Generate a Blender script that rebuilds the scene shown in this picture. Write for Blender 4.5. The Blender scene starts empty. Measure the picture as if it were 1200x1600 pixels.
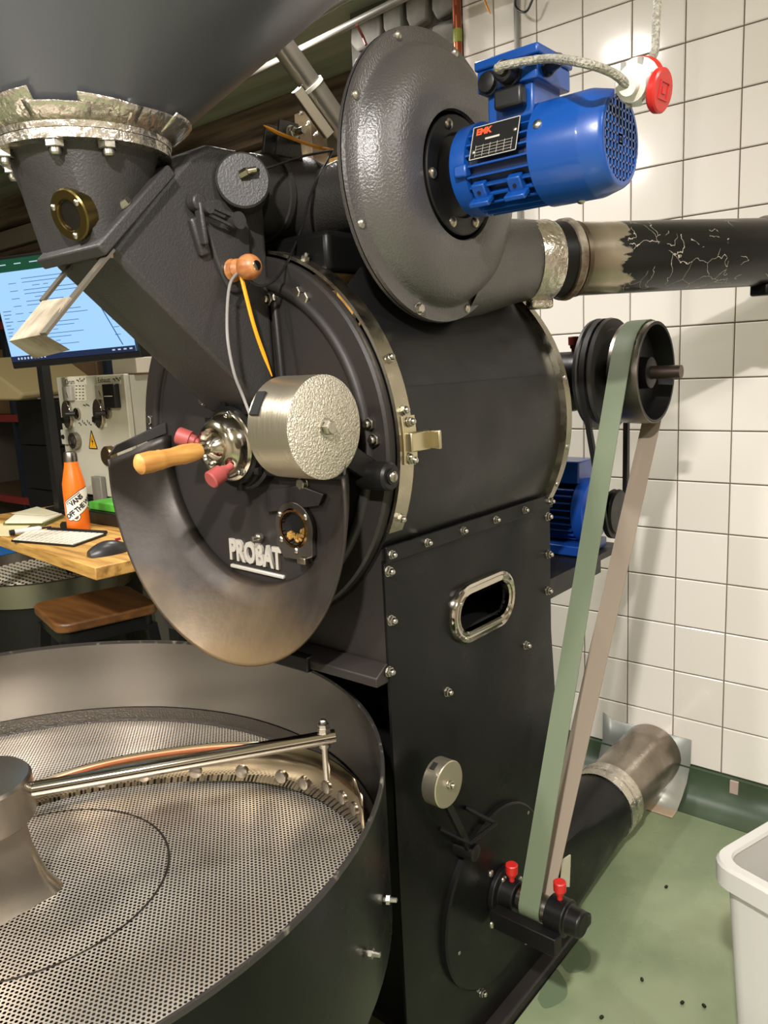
import bpy, bmesh, math, random
from mathutils import Vector, Matrix
import numpy as np
random.seed(7)
V = Vector
SC = bpy.context.scene
COL = SC.collection
# ------------------------------------------------------------------ camera
TILE = .15
FPX = 1237.06
YAW, PITCH, ROLL = -.7021, -.1836, -.0502
CAM = V((9.5708 * TILE, -15.6616 * TILE, (14.7 - 5.4453) * TILE))
_fw = V((math.sin(YAW) * math.cos(PITCH), math.cos(YAW) * math.cos(PITCH), math.sin(PITCH)))
_r0 = V((math.cos(YAW), -math.sin(YAW), 0)); _u0 = _r0.cross(_fw)
_r = _r0 * math.cos(ROLL) + _u0 * math.sin(ROLL)
_u = -_r0 * math.sin(ROLL) + _u0 * math.cos(ROLL)
cd = bpy.data.cameras.new('camera'); cam = bpy.data.objects.new('camera', cd); COL.objects.link(cam)
cd.sensor_fit = 'HORIZONTAL'; cd.sensor_width = 36; cd.lens = 36 * FPX / 1200; cd.clip_start = .01
cam.matrix_world = Matrix(((_r.x, _u.x, -_fw.x, CAM.x), (_r.y, _u.y, -_fw.y, CAM.y), (_r.z, _u.z, -_fw.z, CAM.z), (0, 0, 0, 1)))
SC.camera = cam
# pixel -> world helpers (a pixel is a direction; the plane it touches gives the distance)
def ray(x, y): return _r * ((x - 600) / FPX) - _u * ((y - 800) / FPX) + _fw
def onX(x, y, v): d = ray(x, y); return CAM + d * ((v - CAM.x) / d.x)
def onY(x, y, v): d = ray(x, y); return CAM + d * ((v - CAM.y) / d.y)
def onZ(x, y, v): d = ray(x, y); return CAM + d * ((v - CAM.z) / d.z)
def onD(x, y, v): return CAM + ray(x, y) * v
# ------------------------------------------------------------------ world, exposure
w = bpy.data.worlds.new('world'); SC.world = w; w.use_nodes = True
w.node_tree.nodes['Background'].inputs[0].default_value = (1, .93, .84, 1)
w.node_tree.nodes['Background'].inputs[1].default_value = .05
vs = SC.view_settings; vs.view_transform = 'Standard'; vs.look = 'None'; vs.exposure = 0.32; vs.gamma = 1; vs.use_curve_mapping = False
# ------------------------------------------------------------------ ceiling lights of the room, the last one added for the rear bay
LIGHTS = [((1.55, -2.95, 2.50), 112, .10, .10), ((.02, -1.02, 2.58), 13, .14, .14), ((2.3, -1.3, 2.56), 24, .14, .5),
          ((-.7, -2.7, 2.56), 36, .14, .5), ((.4, -3.9, 2.56), 62, .14, .8), ((-.75, -.35, 2.58), 15, .14, .14)]  # last entry: unseen lamp added to brighten the timber post and pine board
for (p, e, sx, sy) in LIGHTS:
    ld = bpy.data.lights.new('ceiling_lamp_light', 'AREA'); ld.shape = 'RECTANGLE'; ld.size = sx; ld.size_y = sy
    ld.energy = e; ld.color = (1, .962, .925)
    lo = bpy.data.objects.new('ceiling_lamp_light', ld); COL.objects.link(lo); lo.location = p
# ------------------------------------------------------------------ materials
def srgb(h):
    h = h.lstrip('#'); c = [int(h[i:i + 2], 16) / 255 for i in (0, 2, 4)]
    return tuple((x / 12.92 if x <= .04045 else ((x + .055) / 1.055) ** 2.4) for x in c) + (1,)
MATS = {}
def mat(name, col, rough=.5, metal=0, bump=0, bscale=60, col2=None, cscale=8, cpos=(.4, .65), coat=0, emit=None, estr=0, rvar=0, alpha=None, trans=0, stretch=None, detail=4, spec=.5):
    if name in MATS: return MATS[name]
    m = bpy.data.materials.new(name); m.use_nodes = True; nt = m.node_tree; N = nt.nodes; L = nt.links
    b = N['Principled BSDF']
    if isinstance(col, str): col = srgb(col)
    b.inputs['Base Color'].default_value = col; b.inputs['Roughness'].default_value = rough; b.inputs['Metallic'].default_value = metal
    b.inputs['Coat Weight'].default_value = coat; b.inputs['Specular IOR Level'].default_value = spec
    if trans: b.inputs['Transmission Weight'].default_value = trans
    if emit: b.inputs['Emission Color'].default_value = srgb(emit) if isinstance(emit, str) else emit; b.inputs['Emission Strength'].default_value = estr
    tc = N.new('ShaderNodeTexCoord'); src = tc.outputs['Object']
    if stretch:
        mp = N.new('ShaderNodeMapping'); mp.inputs['Scale'].default_value = stretch; L.new(src, mp.inputs['Vector']); src = mp.outputs['Vector']
    if col2 is not None:
        if isinstance(col2, str): col2 = srgb(col2)
        n = N.new('ShaderNodeTexNoise'); n.inputs['Scale'].default_value = cscale; n.inputs['Detail'].default_value = detail; L.new(src, n.inputs['Vector'])
        r = N.new('ShaderNodeMapRange'); r.inputs['From Min'].default_value = cpos[0]; r.inputs['From Max'].default_value = cpos[1]; L.new(n.outputs['Fac'], r.inputs['Value'])
        x = N.new('ShaderNodeMix'); x.data_type = 'RGBA'; x.inputs['A'].default_value = col; x.inputs['B'].default_value = col2
        L.new(r.outputs['Result'], x.inputs['Factor']); L.new(x.outputs['Result'], b.inputs['Base Color'])
    if rvar:
        n2 = N.new('ShaderNodeTexNoise'); n2.inputs['Scale'].default_value = cscale * 1.7; n2.inputs['Detail'].default_value = 5; L.new(src, n2.inputs['Vector'])
        r2 = N.new('ShaderNodeMapRange'); r2.inputs['To Min'].default_value = max(0, rough - rvar); r2.inputs['To Max'].default_value = min(1, rough + rvar); r2.inputs['From Min'].default_value = .3; r2.inputs['From Max'].default_value = .7
        L.new(n2.outputs['Fac'], r2.inputs['Value']); L.new(r2.outputs['Result'], b.inputs['Roughness'])
    if bump:
        n3 = N.new('ShaderNodeTexNoise'); n3.inputs['Scale'].default_value = bscale; n3.inputs['Detail'].default_value = 3; L.new(src, n3.inputs['Vector'])
        bp = N.new('ShaderNodeBump'); bp.inputs['Strength'].default_value = bump; bp.inputs['Distance'].default_value = .004; L.new(n3.outputs['Fac'], bp.inputs['Height']); L.new(bp.outputs['Normal'], b.inputs['Normal'])
    MATS[name] = m; return m
M_CAST = mat('black_cast', '#353332', .44, 0, .22, 330, rvar=.08, cscale=5)
M_FAN = mat('fan_cast', '#423f3d', .34, 0, .3, 300, rvar=.05, cscale=5, spec=.95)
M_SHEET = mat('black_sheet', '#10100f', .34, spec=.16, metal=0, bump=.06, bscale=25, rvar=.1, cscale=6) if True else mat('x', '#121211', .34, 0, .06, 25, rvar=.1, cscale=6)
M_BLACK = mat('black_paint', '#100f0e', .42, spec=.3, rvar=.08, cscale=12)
M_PLATE = mat('black_plate', '#232120', .5, 0, .08, 120, spec=.35, col2='#2a2420', cscale=3)
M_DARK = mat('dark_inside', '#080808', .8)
M_STEEL = mat('brushed_steel', '#9a938a', .3, 1, .05, 40, rvar=.08, cscale=6)
M_CHROME = mat('polished_steel', '#b9b2a6', .1, 1)
M_NICKEL = mat('nickel_plate', '#a8a08c', .3, 1, rvar=.1, cscale=20)
M_ZINC = mat('zinc_bolt', '#b5b1a6', .28, 1, .1, 200)
M_CASTZ = mat('cast_weight', '#cac3b2', .42, .75, 1, 360, col2='#b3aa98', cscale=260, rvar=.1)
M_WBRUSH = mat('turned_weight', '#bdb49e', .34, .9, .1, 30, stretch=(8, 1, 1))
M_BRASS = mat('brass', '#6e6038', .28, 1)
M_WOOD = mat('light_wood', '#c8964f', .45, 0, .05, 60, col2='#a06a30', cscale=6, stretch=(9, 1, 9))
M_KNOB = mat('knob_wood', '#b57a4a', .4, 0, .03, 60, col2='#95582f', cscale=14, stretch=(1, 6, 6))
M_RED = mat('red_plastic', '#a04a46', .5)
M_RED2 = mat('bright_red_plastic', '#b8241f', .35)
M_BLUE = mat('blue_enamel', '#0e448f', .32, 0, .05, 40, coat=.3)
M_NAVY = mat('blue_enamel_dark', '#123e8c', .34, coat=.3)
M_BPLAS = mat('black_plastic', '#141414', .4)
M_WHITE = mat('white_plastic', '#d9d6cd', .4)
M_RUST = mat('heat_tint', '#4a4038', .5, .45, .08, 90, col2='#7a6448', cscale=5, cpos=(.35, .7), rvar=.12)
M_LETTER = mat('bare_letter', '#c4beb2', .4, .4)
M_FOIL = mat('foil_tape', '#cfc8bc', .26, .95, 1, 60, rvar=.1, cscale=20)
M_BELTG = mat('green_belt', '#646e57', .55)
M_BELTT = mat('tan_belt', '#8a7c6c', .55)
M_RUBBER = mat('rubber', '#1c1b1a', .6)
M_BARE = mat('bare_pipe', '#8d8171', .35, 1, .1, 20, col2='#4a3c30', cscale=7)
M_SEAL = mat('cracked_sealant', '#a39a88', .6, .2, 1, 60, col2='#5a4030', cscale=25)
M_ORANGE = mat('orange_cable_tie', '#e89a1c', .4)
M_ORBOT = mat('orange_bottle', '#e8701a', .35, coat=.3)
M_PAPER = mat('paper', '#d8d2bc', .7)
M_INK = mat('ink', '#1a1a1a', .7)
M_GREYW = mat('grey_wire', '#7d7a75', .45)
# ------------------------------------------------------------------ mesh building
WLOC = {}
def frame(d):
    d = V(d).normalized(); a = V((0, 0, 1)) if abs(d.z) < .9 else V((1, 0, 0))
    u = a.cross(d).normalized(); return u, d.cross(u), d
class MB:
    def __init__(s): s.v = []; s.f = []; s.m = []
    def add(s, vs, fs, mi=0):
        o = len(s.v); s.v += [tuple(p) for p in vs]; s.f += [tuple(i + o for i in f) for f in fs]; s.m += [mi] * len(fs); return s
    def box(s, c, sz, R=None, mi=0):
        c = V(c); P = []
        for z in (-.5, .5):
            for y in (-.5, .5):
                for x in (-.5, .5):
                    q = V((x * sz[0], y * sz[1], z * sz[2])); P.append(c + (R @ q if R else q))
        return s.add(P, [(0, 2, 3, 1), (4, 5, 7, 6), (0, 1, 5, 4), (2, 6, 7, 3), (0, 4, 6, 2), (1, 3, 7, 5)], mi)
    def b2(s, lo, hi, mi=0):
        return s.box([(lo[i] + hi[i]) / 2 for i in range(3)], [hi[i] - lo[i] for i in range(3)], None, mi)
    def bar(s, p0, p1, wdt, hgt, up=(0, 0, 1), mi=0):
        p0 = V(p0); p1 = V(p1); d = (p1 - p0); L_ = d.length; d.normalize(); x = d.cross(V(up)).normalized(); z = x.cross(d)
        R = Matrix((x, d, z)).transposed(); return s.box((p0 + p1) / 2, (wdt, L_, hgt), R, mi)
    def lathe(s, prof, o, d, n=32, a0=0, a1=360, up=None, mi=0, close=False):
        o = V(o); u, v, d = frame(d)
        if up is not None:
            u = V(up); u = (u - d * u.dot(d)).normalized(); v = d.cross(u)
        full = abs(a1 - a0) >= 359.9; k = n if full else n + 1; vs = []; idx = []
        for (a, r) in prof:
            if r < 1e-6 and full: idx.append((len(vs), 1)); vs.append(o + d * a)
            else:
                idx.append((len(vs), k))
                for i in range(k):
                    t = math.radians(a0 + (a1 - a0) * i / n); vs.append(o + d * a + (u * math.cos(t) + v * math.sin(t)) * r)
        fs = []; pairs = list(zip(idx[:-1], idx[1:]))
        if close: pairs.append((idx[-1], idx[0]))
        for (A, ka), (B, kb) in pairs:
            for i in range(n):
                j = (i + 1) % k if full else i + 1
                if ka == 1 and kb == 1: continue
                if ka == 1: fs.append((A, B + j, B + i)[::-1] if False else (A, B + i, B + j))
                elif kb == 1: fs.append((A + i, B, A + j))
                else: fs.append((A + i, B + i, B + j, A + j))
        return s.add(vs, fs, mi)
    def cyl(s, p0, p1, r0, r1=None, n=24, mi=0):
        p0 = V(p0); p1 = V(p1); r1 = r0 if r1 is None else r1; L_ = (p1 - p0).length
        return s.lathe([(0, 0), (0, r0), (L_, r1), (L_, 0)], p0, p1 - p0, n, mi=mi)
    def tube(s, pts, r, n=8, cap=True, mi=0):
        pts = [V(p) for p in pts]; vs = []; fs = []; u = None
        for i, p in enumerate(pts):
            t = (pts[min(i + 1, len(pts) - 1)] - pts[max(i - 1, 0)]).normalized()
            if u is None: u = frame(t)[0]
            u = (u - t * u.dot(t)).normalized(); v = t.cross(u); rr = r[i] if isinstance(r, (list, tuple)) else r
            for k in range(n): a = 2 * math.pi * k / n; vs.append(p + (u * math.cos(a) + v * math.sin(a)) * rr)
        for i in range(len(pts) - 1):
            for k in range(n): fs.append((i * n + k, i * n + (k + 1) % n, (i + 1) * n + (k + 1) % n, (i + 1) * n + k))
        if cap: fs.append(tuple(range(n))[::-1]); fs.append(tuple((len(pts) - 1) * n + k for k in range(n)))
        return s.add(vs, fs, mi)
    def prism(s, poly, vec, mi=0):
        poly = [V(p) for p in poly]; vec = V(vec); n = len(poly)
        return s.add(poly + [p + vec for p in poly], [tuple(range(n))[::-1], tuple(range(n, 2 * n))] + [(i, (i + 1) % n, (i + 1) % n + n, i + n) for i in range(n)], mi)
    def grid(s, rows, mi=0, closed=False):
        n = len(rows[0]); vs = [p for r_ in rows for p in r_]; fs = []
        for i in range(len(rows) - 1):
            for k in range(n if closed else n - 1): fs.append((i * n + k, i * n + (k + 1) % n, (i + 1) * n + (k + 1) % n, (i + 1) * n + k))
        return s.add(vs, fs, mi)
    def holed(s, outer, holes, to3, vec, mi=0):
        bm = bmesh.new(); loops = []
        for lp in [outer] + holes:
            vv = [bm.verts.new((a, b, 0)) for a, b in lp]; loops.append(vv)
            for i in range(len(vv)): bm.edges.new((vv[i], vv[(i + 1) % len(vv)]))
        bmesh.ops.triangle_fill(bm, use_beauty=True, edges=bm.edges[:])
        bm.verts.index_update(); vec = V(vec)
        P = [V(to3(v.co.x, v.co.y)) for v in bm.verts]; n = len(P)
        fs = [tuple(v.index for v in f.verts) for f in bm.faces]
        al = fs + [tuple(i + n for i in f)[::-1] for f in fs]
        for vv in loops:
            for i in range(len(vv)):
                a, b = vv[i].index, vv[(i + 1) % len(vv)].index; al.append((a, b, b + n, a + n))
        bm.free(); return s.add(P + [p + vec for p in P], al, mi)
    def build(s, name, mats, parent=None, smooth=35, bevel=0, seg=2, origin=None, solid=0, fix=True):
        me = bpy.data.meshes.new(name); P = np.array(s.v, float)
        if origin is None: origin = ((P[:, 0].min() + P[:, 0].max()) / 2, (P[:, 1].min() + P[:, 1].max()) / 2, P[:, 2].min())
        origin = V(origin)
        me.from_pydata([tuple(V(p) - origin) for p in s.v], [], s.f)
        if not isinstance(mats, (list, tuple)): mats = [mats]
        for m_ in mats: me.materials.append(m_)
        if len(mats) > 1: me.polygons.foreach_set('material_index', s.m)
        if fix:
            bm = bmesh.new(); bm.from_mesh(me); bmesh.ops.remove_doubles(bm, verts=bm.verts, dist=1e-6); bmesh.ops.recalc_face_normals(bm, faces=bm.faces); bm.to_mesh(me); bm.free()
        me.update()
        if smooth:
            me.shade_smooth(); me.set_sharp_from_angle(angle=math.radians(smooth))
        o = bpy.data.objects.new(name, me); COL.objects.link(o); put(o, Matrix.Translation(origin), parent)
        if solid:
            md = o.modifiers.new('solid', 'SOLIDIFY'); md.thickness = solid; md.offset = 0
        if bevel:
            md = o.modifiers.new('bevel', 'BEVEL'); md.width = bevel; md.segments = seg; md.limit_method = 'ANGLE'; md.angle_limit = math.radians(40); md.harden_normals = False
        return o
def put(o, M, parent=None):
    WLOC[o.name] = M
    if parent is not None:
        o.parent = parent; o.matrix_parent_inverse = WLOC[parent.name].inverted()
    o.matrix_basis = M
def tag(o, label=None, cat=None, group=None, kind=None):
    if label: o['label'] = label
    if cat: o['category'] = cat
    if group: o['group'] = group
    if kind: o['kind'] = kind
    return o
def thing(name, loc, label, cat, group=None):
    o = bpy.data.objects.new(name, None); COL.objects.link(o); o.empty_display_size = .05; put(o, Matrix.Translation(V(loc))); return tag(o, label, cat, group)
def inst(src, name, M, parent):
    o = bpy.data.objects.new(name, src); COL.objects.link(o); put(o, M, parent); return o
def spline(pts, n=8):
    pts = [V(p) for p in pts]; P = [pts[0] * 2 - pts[1]] + pts + [pts[-1] * 2 - pts[-2]]; out = []
    for i in range(1, len(P) - 2):
        a, b, c, d = P[i - 1:i + 3]
        for k in range(n):
            t = k / n; out.append(.5 * ((2 * b) + (c - a) * t + (2 * a - 5 * b + 4 * c - d) * t * t + (3 * b - a - 3 * c + d) * t ** 3))
    return out + [pts[-1]]
def stadium(cx, cy, w_, h_, n=10):
    r = h_ / 2; o = []
    for sx, a0 in ((1, -90), (-1, 90)):
        for i in range(n + 1): t = math.radians(a0 + 180 * i / n); o.append((cx + sx * (w_ / 2 - r) + r * math.cos(t), cy + r * math.sin(t)))
    return o
def rrect(cx, cy, w_, h_, r, n=4):
    o = []
    for sx, sy, a0 in ((1, 1, 0), (-1, 1, 90), (-1, -1, 180), (1, -1, 270)):
        for i in range(n + 1): t = math.radians(a0 + 90 * i / n); o.append((cx + sx * (w_ / 2 - r) + r * math.cos(t), cy + sy * (h_ / 2 - r) + r * math.sin(t)))
    return o
def circle2(cx, cy, r, n=32): return [(cx + r * math.cos(2 * math.pi * i / n), cy + r * math.sin(2 * math.pi * i / n)) for i in range(n)]
def text_mesh(txt, size, depth=0, spacing=1, bold=0):
    c = bpy.data.curves.new('lettering', 'FONT'); c.body = txt; c.size = size; c.extrude = depth; c.space_character = spacing; c.align_x = 'CENTER'; c.align_y = 'CENTER'; c.offset = bold; c.resolution_u = 3
    o = bpy.data.objects.new('lettering', c); COL.objects.link(o)
    dg = bpy.context.evaluated_depsgraph_get(); me = bpy.data.meshes.new_from_object(o.evaluated_get(dg)); bpy.data.objects.remove(o); bpy.data.curves.remove(c); return me
def text_at(name, txt, size, M, m, parent, depth=.0005, spacing=1, bold=0, warp=None):
    me = text_mesh(txt, size, depth, spacing, bold); me.name = name; me.materials.clear(); me.materials.append(m)
    if warp:
        for v_ in me.vertices: v_.co = warp(v_.co)
        me.update(); return inst(me, name, Matrix.Identity(4), parent)
    return inst(me, name, M, parent)
def basis(x, y, o):
    x = V(x).normalized(); y = V(y); y = (y - x * y.dot(x)).normalized(); z = x.cross(y)
    M = Matrix((x, y, z)).transposed().to_4x4(); M.translation = V(o); return M
# bolts (axis +Z, sitting on z=0)
def bolt_mesh(kind):
    b = MB()
    if kind == 'hex':
        b.lathe([(0, 0), (0, 1.25), (.15, 1.25), (.15, .95)], (0, 0, 0), (0, 0, 1), 16); b.lathe([(.15, 1), (.8, 1), (.95, .85), (.95, 0)], (0, 0, 0), (0, 0, 1), 6)
    elif kind == 'cap':
        b.lathe([(0, 0), (0, 1.1), (.12, 1.1), (.12, .95)], (0, 0, 0), (0, 0, 1), 14); b.lathe([(.12, 1), (.75, 1), (.85, .8)], (0, 0, 0), (0, 0, 1), 6); b.lathe([(.8, .62), (1.3, .6), (1.5, .45), (1.58, 0)], (0, 0, 0), (0, 0, 1), 12)
    elif kind == 'stud':
        b.lathe([(0, 0), (0, .5), (1.2, .5), (1.2, 0)], (0, 0, 0), (0, 0, 1), 10); b.lathe([(.5, 0), (.5, 1), (1.25, 1), (1.25, 0)], (0, 0, 0), (0, 0, 1), 6); b.lathe([(1.25, .55), (2.6, .5), (2.8, 0)], (0, 0, 0), (0, 0, 1), 10)
    else:
        b.lathe([(0, 0), (0, 1), (.25, .95), (.5, .7), (.62, .35), (.65, 0)], (0, 0, 0), (0, 0, 1), 14)
    me = bpy.data.meshes.new('bolt_' + kind); me.from_pydata(b.v, [], b.f); bm = bmesh.new(); bm.from_mesh(me); bmesh.ops.recalc_face_normals(bm, faces=bm.faces); bm.to_mesh(me); bm.free(); me.materials.append(M_ZINC); me.shade_smooth(); me.set_sharp_from_angle(angle=math.radians(30)); return me
BM_ = {k: bolt_mesh(k) for k in ('hex', 'cap', 'stud', 'dome')}
BMX = {}
def bolt(p, nrm, r, parent, kind='hex', m=None, name='bolt'):
    u, v, d = frame(nrm); a = random.random() * 6; u2 = u * math.cos(a) + v * math.sin(a); v2 = d.cross(u2)
    M = Matrix((u2 * r, v2 * r, d * r)).transposed().to_4x4(); M.translation = V(p)
    me = BM_[kind]
    if m is not None:
        if (kind, m.name) not in BMX:
            c = me.copy(); c.materials.clear(); c.materials.append(m); BMX[(kind, m.name)] = c
        me = BMX[(kind, m.name)]
    return inst(me, name, M, parent)
PX, NX, PY, NY, UP = (1, 0, 0), (-1, 0, 0), (0, 1, 0), (0, -1, 0), (0, 0, 1)

# ================================================================== SETTING
XL, XR, YF, YB, CZ = -4.6, 3.2, -5.2, .6, 2.64
def struct(b, name, m, **k): return tag(b.build(name, m, **k), kind='structure')
m_floor = mat('green_epoxy', '#8b9574', .3, 0, .03, 6, col2='#748062', cscale=2.6, cpos=(.45, .6), rvar=.12)
fl = struct(MB().b2((XL, YF, -.05), (XR, YB, 0)), 'floor', m_floor, smooth=0); tag(fl, 'green epoxy floor with damp stains')
m_stain = mat('damp_stain', '#5f6e54', .2)
def stain(name, px, z=.0006):
    pts = [onZ(x, y, z) for x, y in px]; pts = spline(pts + [pts[0]], 6)[:-1]
    b = MB(); b.add(pts, [tuple(range(len(pts)))]); return b.build(name, m_stain, fl, smooth=0, fix=False)
stain('damp_stain', [(872, 1500), (900, 1470), (922, 1490), (918, 1512), (890, 1520)])
stain('damp_stain', [(840, 1560), (860, 1510), (882, 1530), (886, 1555), (870, 1570), (850, 1575)])
struct(MB().b2((XL, YF - .1, 0), (XR, YF, CZ)), 'wall_front', mat('room_paint', '#a89e90', .8), smooth=0)
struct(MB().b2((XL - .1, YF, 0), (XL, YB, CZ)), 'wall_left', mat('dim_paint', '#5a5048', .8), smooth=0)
struct(MB().b2((XR, YF, 0), (XR + .1, YB, CZ)), 'wall_right', MATS['room_paint'], smooth=0)
# tiled wall: grout backing + every tile its own piece
TX0, TX1 = -.117, XR
wb = struct(MB().b2((TX0, .006, .10), (TX1, .16, CZ)), 'wall_back', mat('grout', '#7a6a5c', .9, 0, .2, 200), smooth=0); tag(wb, 'white glazed square tile wall with brown grout')
mt = mat('white_tile', '#d8d0c4', .12, 0, .02, 9, coat=.2)
nt = mt.node_tree; oi = nt.nodes.new('ShaderNodeObjectInfo'); mx = nt.nodes.new('ShaderNodeMix'); mx.data_type = 'RGBA'
mx.inputs['A'].default_value = srgb('#ebe5dc'); mx.inputs['B'].default_value = srgb('#e2dcd2'); nt.links.new(oi.outputs['Random'], mx.inputs['Factor']); nt.links.new(mx.outputs['Result'], nt.nodes['Principled BSDF'].inputs['Base Color'])
TM = {}
def tile_mesh(wd, ht):
    k = (round(wd, 4), round(ht, 4))
    if k not in TM:
        g = .0018; a, c = wd - 2 * g, ht - 2 * g; e = .0022
        vs = [(x, y, z) for (y, q) in ((.006, 0), (.001, 0), (-.001, e)) for (x, z) in ((g + q, g + q), (g + a - q, g + q), (g + a - q, g + c - q), (g + q, g + c - q))]
        fs = [(8, 9, 10, 11)] + [(i + 4 * j, (i + 1) % 4 + 4 * j, (i + 1) % 4 + 4 * j + 4, i + 4 * j + 4) for j in (0, 1) for i in range(4)]
        me = bpy.data.meshes.new('tile'); me.from_pydata(vs, [], fs); me.materials.append(mt); TM[k] = me
    return TM[k]
for j in range(-3, 14):
    z0 = (14.7 - 14 + (13 - j)) * TILE if False else (13.7 - j) * TILE
    z0 = (14.7 - (j + 1)) * TILE; h = TILE
    if z0 >= CZ: continue
    h = min(TILE, CZ - z0)
    for i in range(-1, 16):
        x0 = i * TILE; w_ = TILE
        if i == -1: x0 = TX0; w_ = -TX0
        inst(tile_mesh(w_, h), 'tile', Matrix.Translation(((x0), 0, z0)), wb)
cove = MB(); prof = [(-.11, .001)] + [(-.11 + .095 * math.sin(t), .1 - .098 * math.cos(t)) for t in [math.radians(a) for a in range(0, 91, 15)]] + [(-.015, .104), (.006, .104)]
cove.grid([[(x, y, z) for (y, z) in prof] for x in (TX0, XR)])
struct(cove, 'baseboard_back', mat('green_cove', '#3e4e39', .36, 0, .05, 10, col2='#354330', cscale=4))
# left bay behind the roaster: darker rear wall, timber, ceiling boards
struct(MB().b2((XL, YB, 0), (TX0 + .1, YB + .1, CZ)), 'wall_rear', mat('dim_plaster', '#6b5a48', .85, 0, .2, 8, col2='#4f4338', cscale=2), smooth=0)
cl = struct(MB().b2((XL, YF, CZ + .02), (XR, YB + .1, CZ + .1)), 'ceiling', mat('ceiling_dark', '#4a4a42', .8), smooth=0)
m_board = mat('olive_board', '#b2b7a2', .6, 0, .15, 12, col2='#959a88', cscale=2, stretch=(.3, 4, 1))
for k in range(12):
    y1 = YB - k * .16
    MB().b2((XL, y1 - .157, CZ), (TX0 + .02, y1, CZ + .02)).build('plank', m_board, cl, smooth=0)
MB().b2((TX0 + .02, -1.32, CZ), (XR, YB, CZ + .02)).build('plank', mat('ceiling_paint', '#d8d0c4', .8), cl, smooth=0)
MB().b2((XL, YF, CZ), (XR, -1.32, CZ + .02)).build('plank', MATS['ceiling_paint'], cl, smooth=0)
m_beam = mat('brown_beam', '#84705e', .7, 0, .2, 20, col2='#33291f', cscale=3, stretch=(.4, 6, 6))
struct(MB().b2((XL, .44, 2.47), (TX0, .6, 2.64)), 'trim_1', m_beam, bevel=.006)
struct(MB().b2((XL, .50, 2.34), (TX0, .6, 2.46)), 'trim_2', mat('grey_beam', '#948a7a', .7, 0, .15, 20), bevel=.005)
struct(MB().b2((XL, .52, 2.22), (TX0, .6, 2.33)), 'trim_3', m_beam, bevel=.005)
# rough stone pier beside the tiles
pier = struct(MB().b2((-.62, .03, 2.2), (TX0 - .01, .16, CZ)), 'wall_pier', mat('stone_mortar', '#57544e', .9, 0, .6, 30), smooth=0)
m_stone = mat('painted_stone', '#8b877e', .75, 0, .8, 16, col2='#5d5a54', cscale=9)
zz = 2.22
for row, hh in enumerate((.12, .15, .13)):
    xx = -.61
    while xx < TX0 - .06:
        ww = random.uniform(.1, .17); ww = min(ww, TX0 - .012 - xx)
        b = MB(); n = 9; cx_, cz_ = xx + ww / 2, zz + hh / 2
        loop = [(cx_ + (ww / 2 - .006) * max(-1, min(1, 1.25 * math.cos(2 * math.pi * i / n))) * random.uniform(.9, 1), cz_ + (hh / 2 - .006) * max(-1, min(1, 1.25 * math.sin(2 * math.pi * i / n))) * random.uniform(.9, 1)) for i in range(n)]
        b.prism([(a, .035, c) for a, c in loop], (0, -.03 - random.random() * .015, 0)); b.build('stone', m_stone, pier, bevel=.008)
        xx += ww
    zz += hh

# ================================================================== COFFEE ROASTER
AX, AZ = .355, 1.264           # drum axis
YFR, YRE = -1.41, -.856        # front / rear of the body
XP = .635                      # side panel plane
RO = thing('coffee_roaster', (AX, -1.13, 0), 'large black drum coffee roaster with round front plate and riveted side panel', 'coffee roaster')
to_side = lambda a, b: (XP, a, b)
hole = stadium(-1.13, .930, .172, .07, 10)
panel = MB().holed([(YFR, .03), (YRE + .044, .03), (YRE + .03, .5), (YRE, .80), (YRE, 1.078), (YFR, 1.078)], [hole], to_side, (-.005, 0, 0)).build('side_panel', M_SHEET, RO, smooth=0)
MB().b2((.075, -1.27, .03), (.08, YRE, .87)).build('far_panel', M_SHEET, RO, smooth=0)
MB().b2((.08, YRE - .005, .03), (.63, YRE, 1.10)).build('rear_panel', M_SHEET, RO, smooth=0)
MB().b2((.08, -1.27, .03), (.63, -1.262, .88)).build('lower_front_panel', M_BLACK, RO, smooth=0)
MB().b2((.06, YFR + .002, .885), (.630, YFR + .008, 1.20)).build('apron_panel', M_PLATE, RO, smooth=0)
MB().b2((.08, -1.40, .872), (.63, -.87, .88)).build('inner_deck', M_DARK, RO, smooth=0)
led = MB(); led.prism([(.05, -1.408, .872), (.05, -1.44, .872), (.05, -1.44, .888), (.05, -1.415, .905), (.05, -1.408, .905)], (.583, 0, 0)); led.build('ledge', M_PLATE, RO, bevel=.002)
MB().b2((.22, -1.447, .866), (.48, -1.41, .895)).build('ledge_block', M_BLACK, RO, bevel=.003)
MB().b2((.06, -1.262, 0), (.665, -.72, .03)).b2((.60, -1.75, 0), (.665, -1.262, .03)).build('base_rail', mat('rail_black', '#1e1a18', .5), RO, bevel=.004)
strip = MB().b2((XP + .0005, YFR, 1.074), (XP + .007, YRE, 1.102)).build('seam_strip', M_SHEET, RO, bevel=.0015)
for p in [(604, 868), (667, 847), (723, 828), (774, 812), (819, 798), (860, 785)]:
    q = onX(*p, XP + .007); q.y = min(max(q.y, YFR + .012), YRE - .01); q.z = 1.088; bolt(q, PX, .0068, strip, 'cap')
for p in [(600, 895), (604, 972), (607, 1049), (855, 807), (856, 866), (855, 923), (698, 1081), (821, 1008), (710, 1485), (752, 1551), (818, 1267)]:
    q = onX(*p, XP); q.y = min(max(q.y, YFR + .01), YRE - .008) if p[1] < 1000 else q.y; bolt(q, PX, .0082, panel, 'cap')
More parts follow.
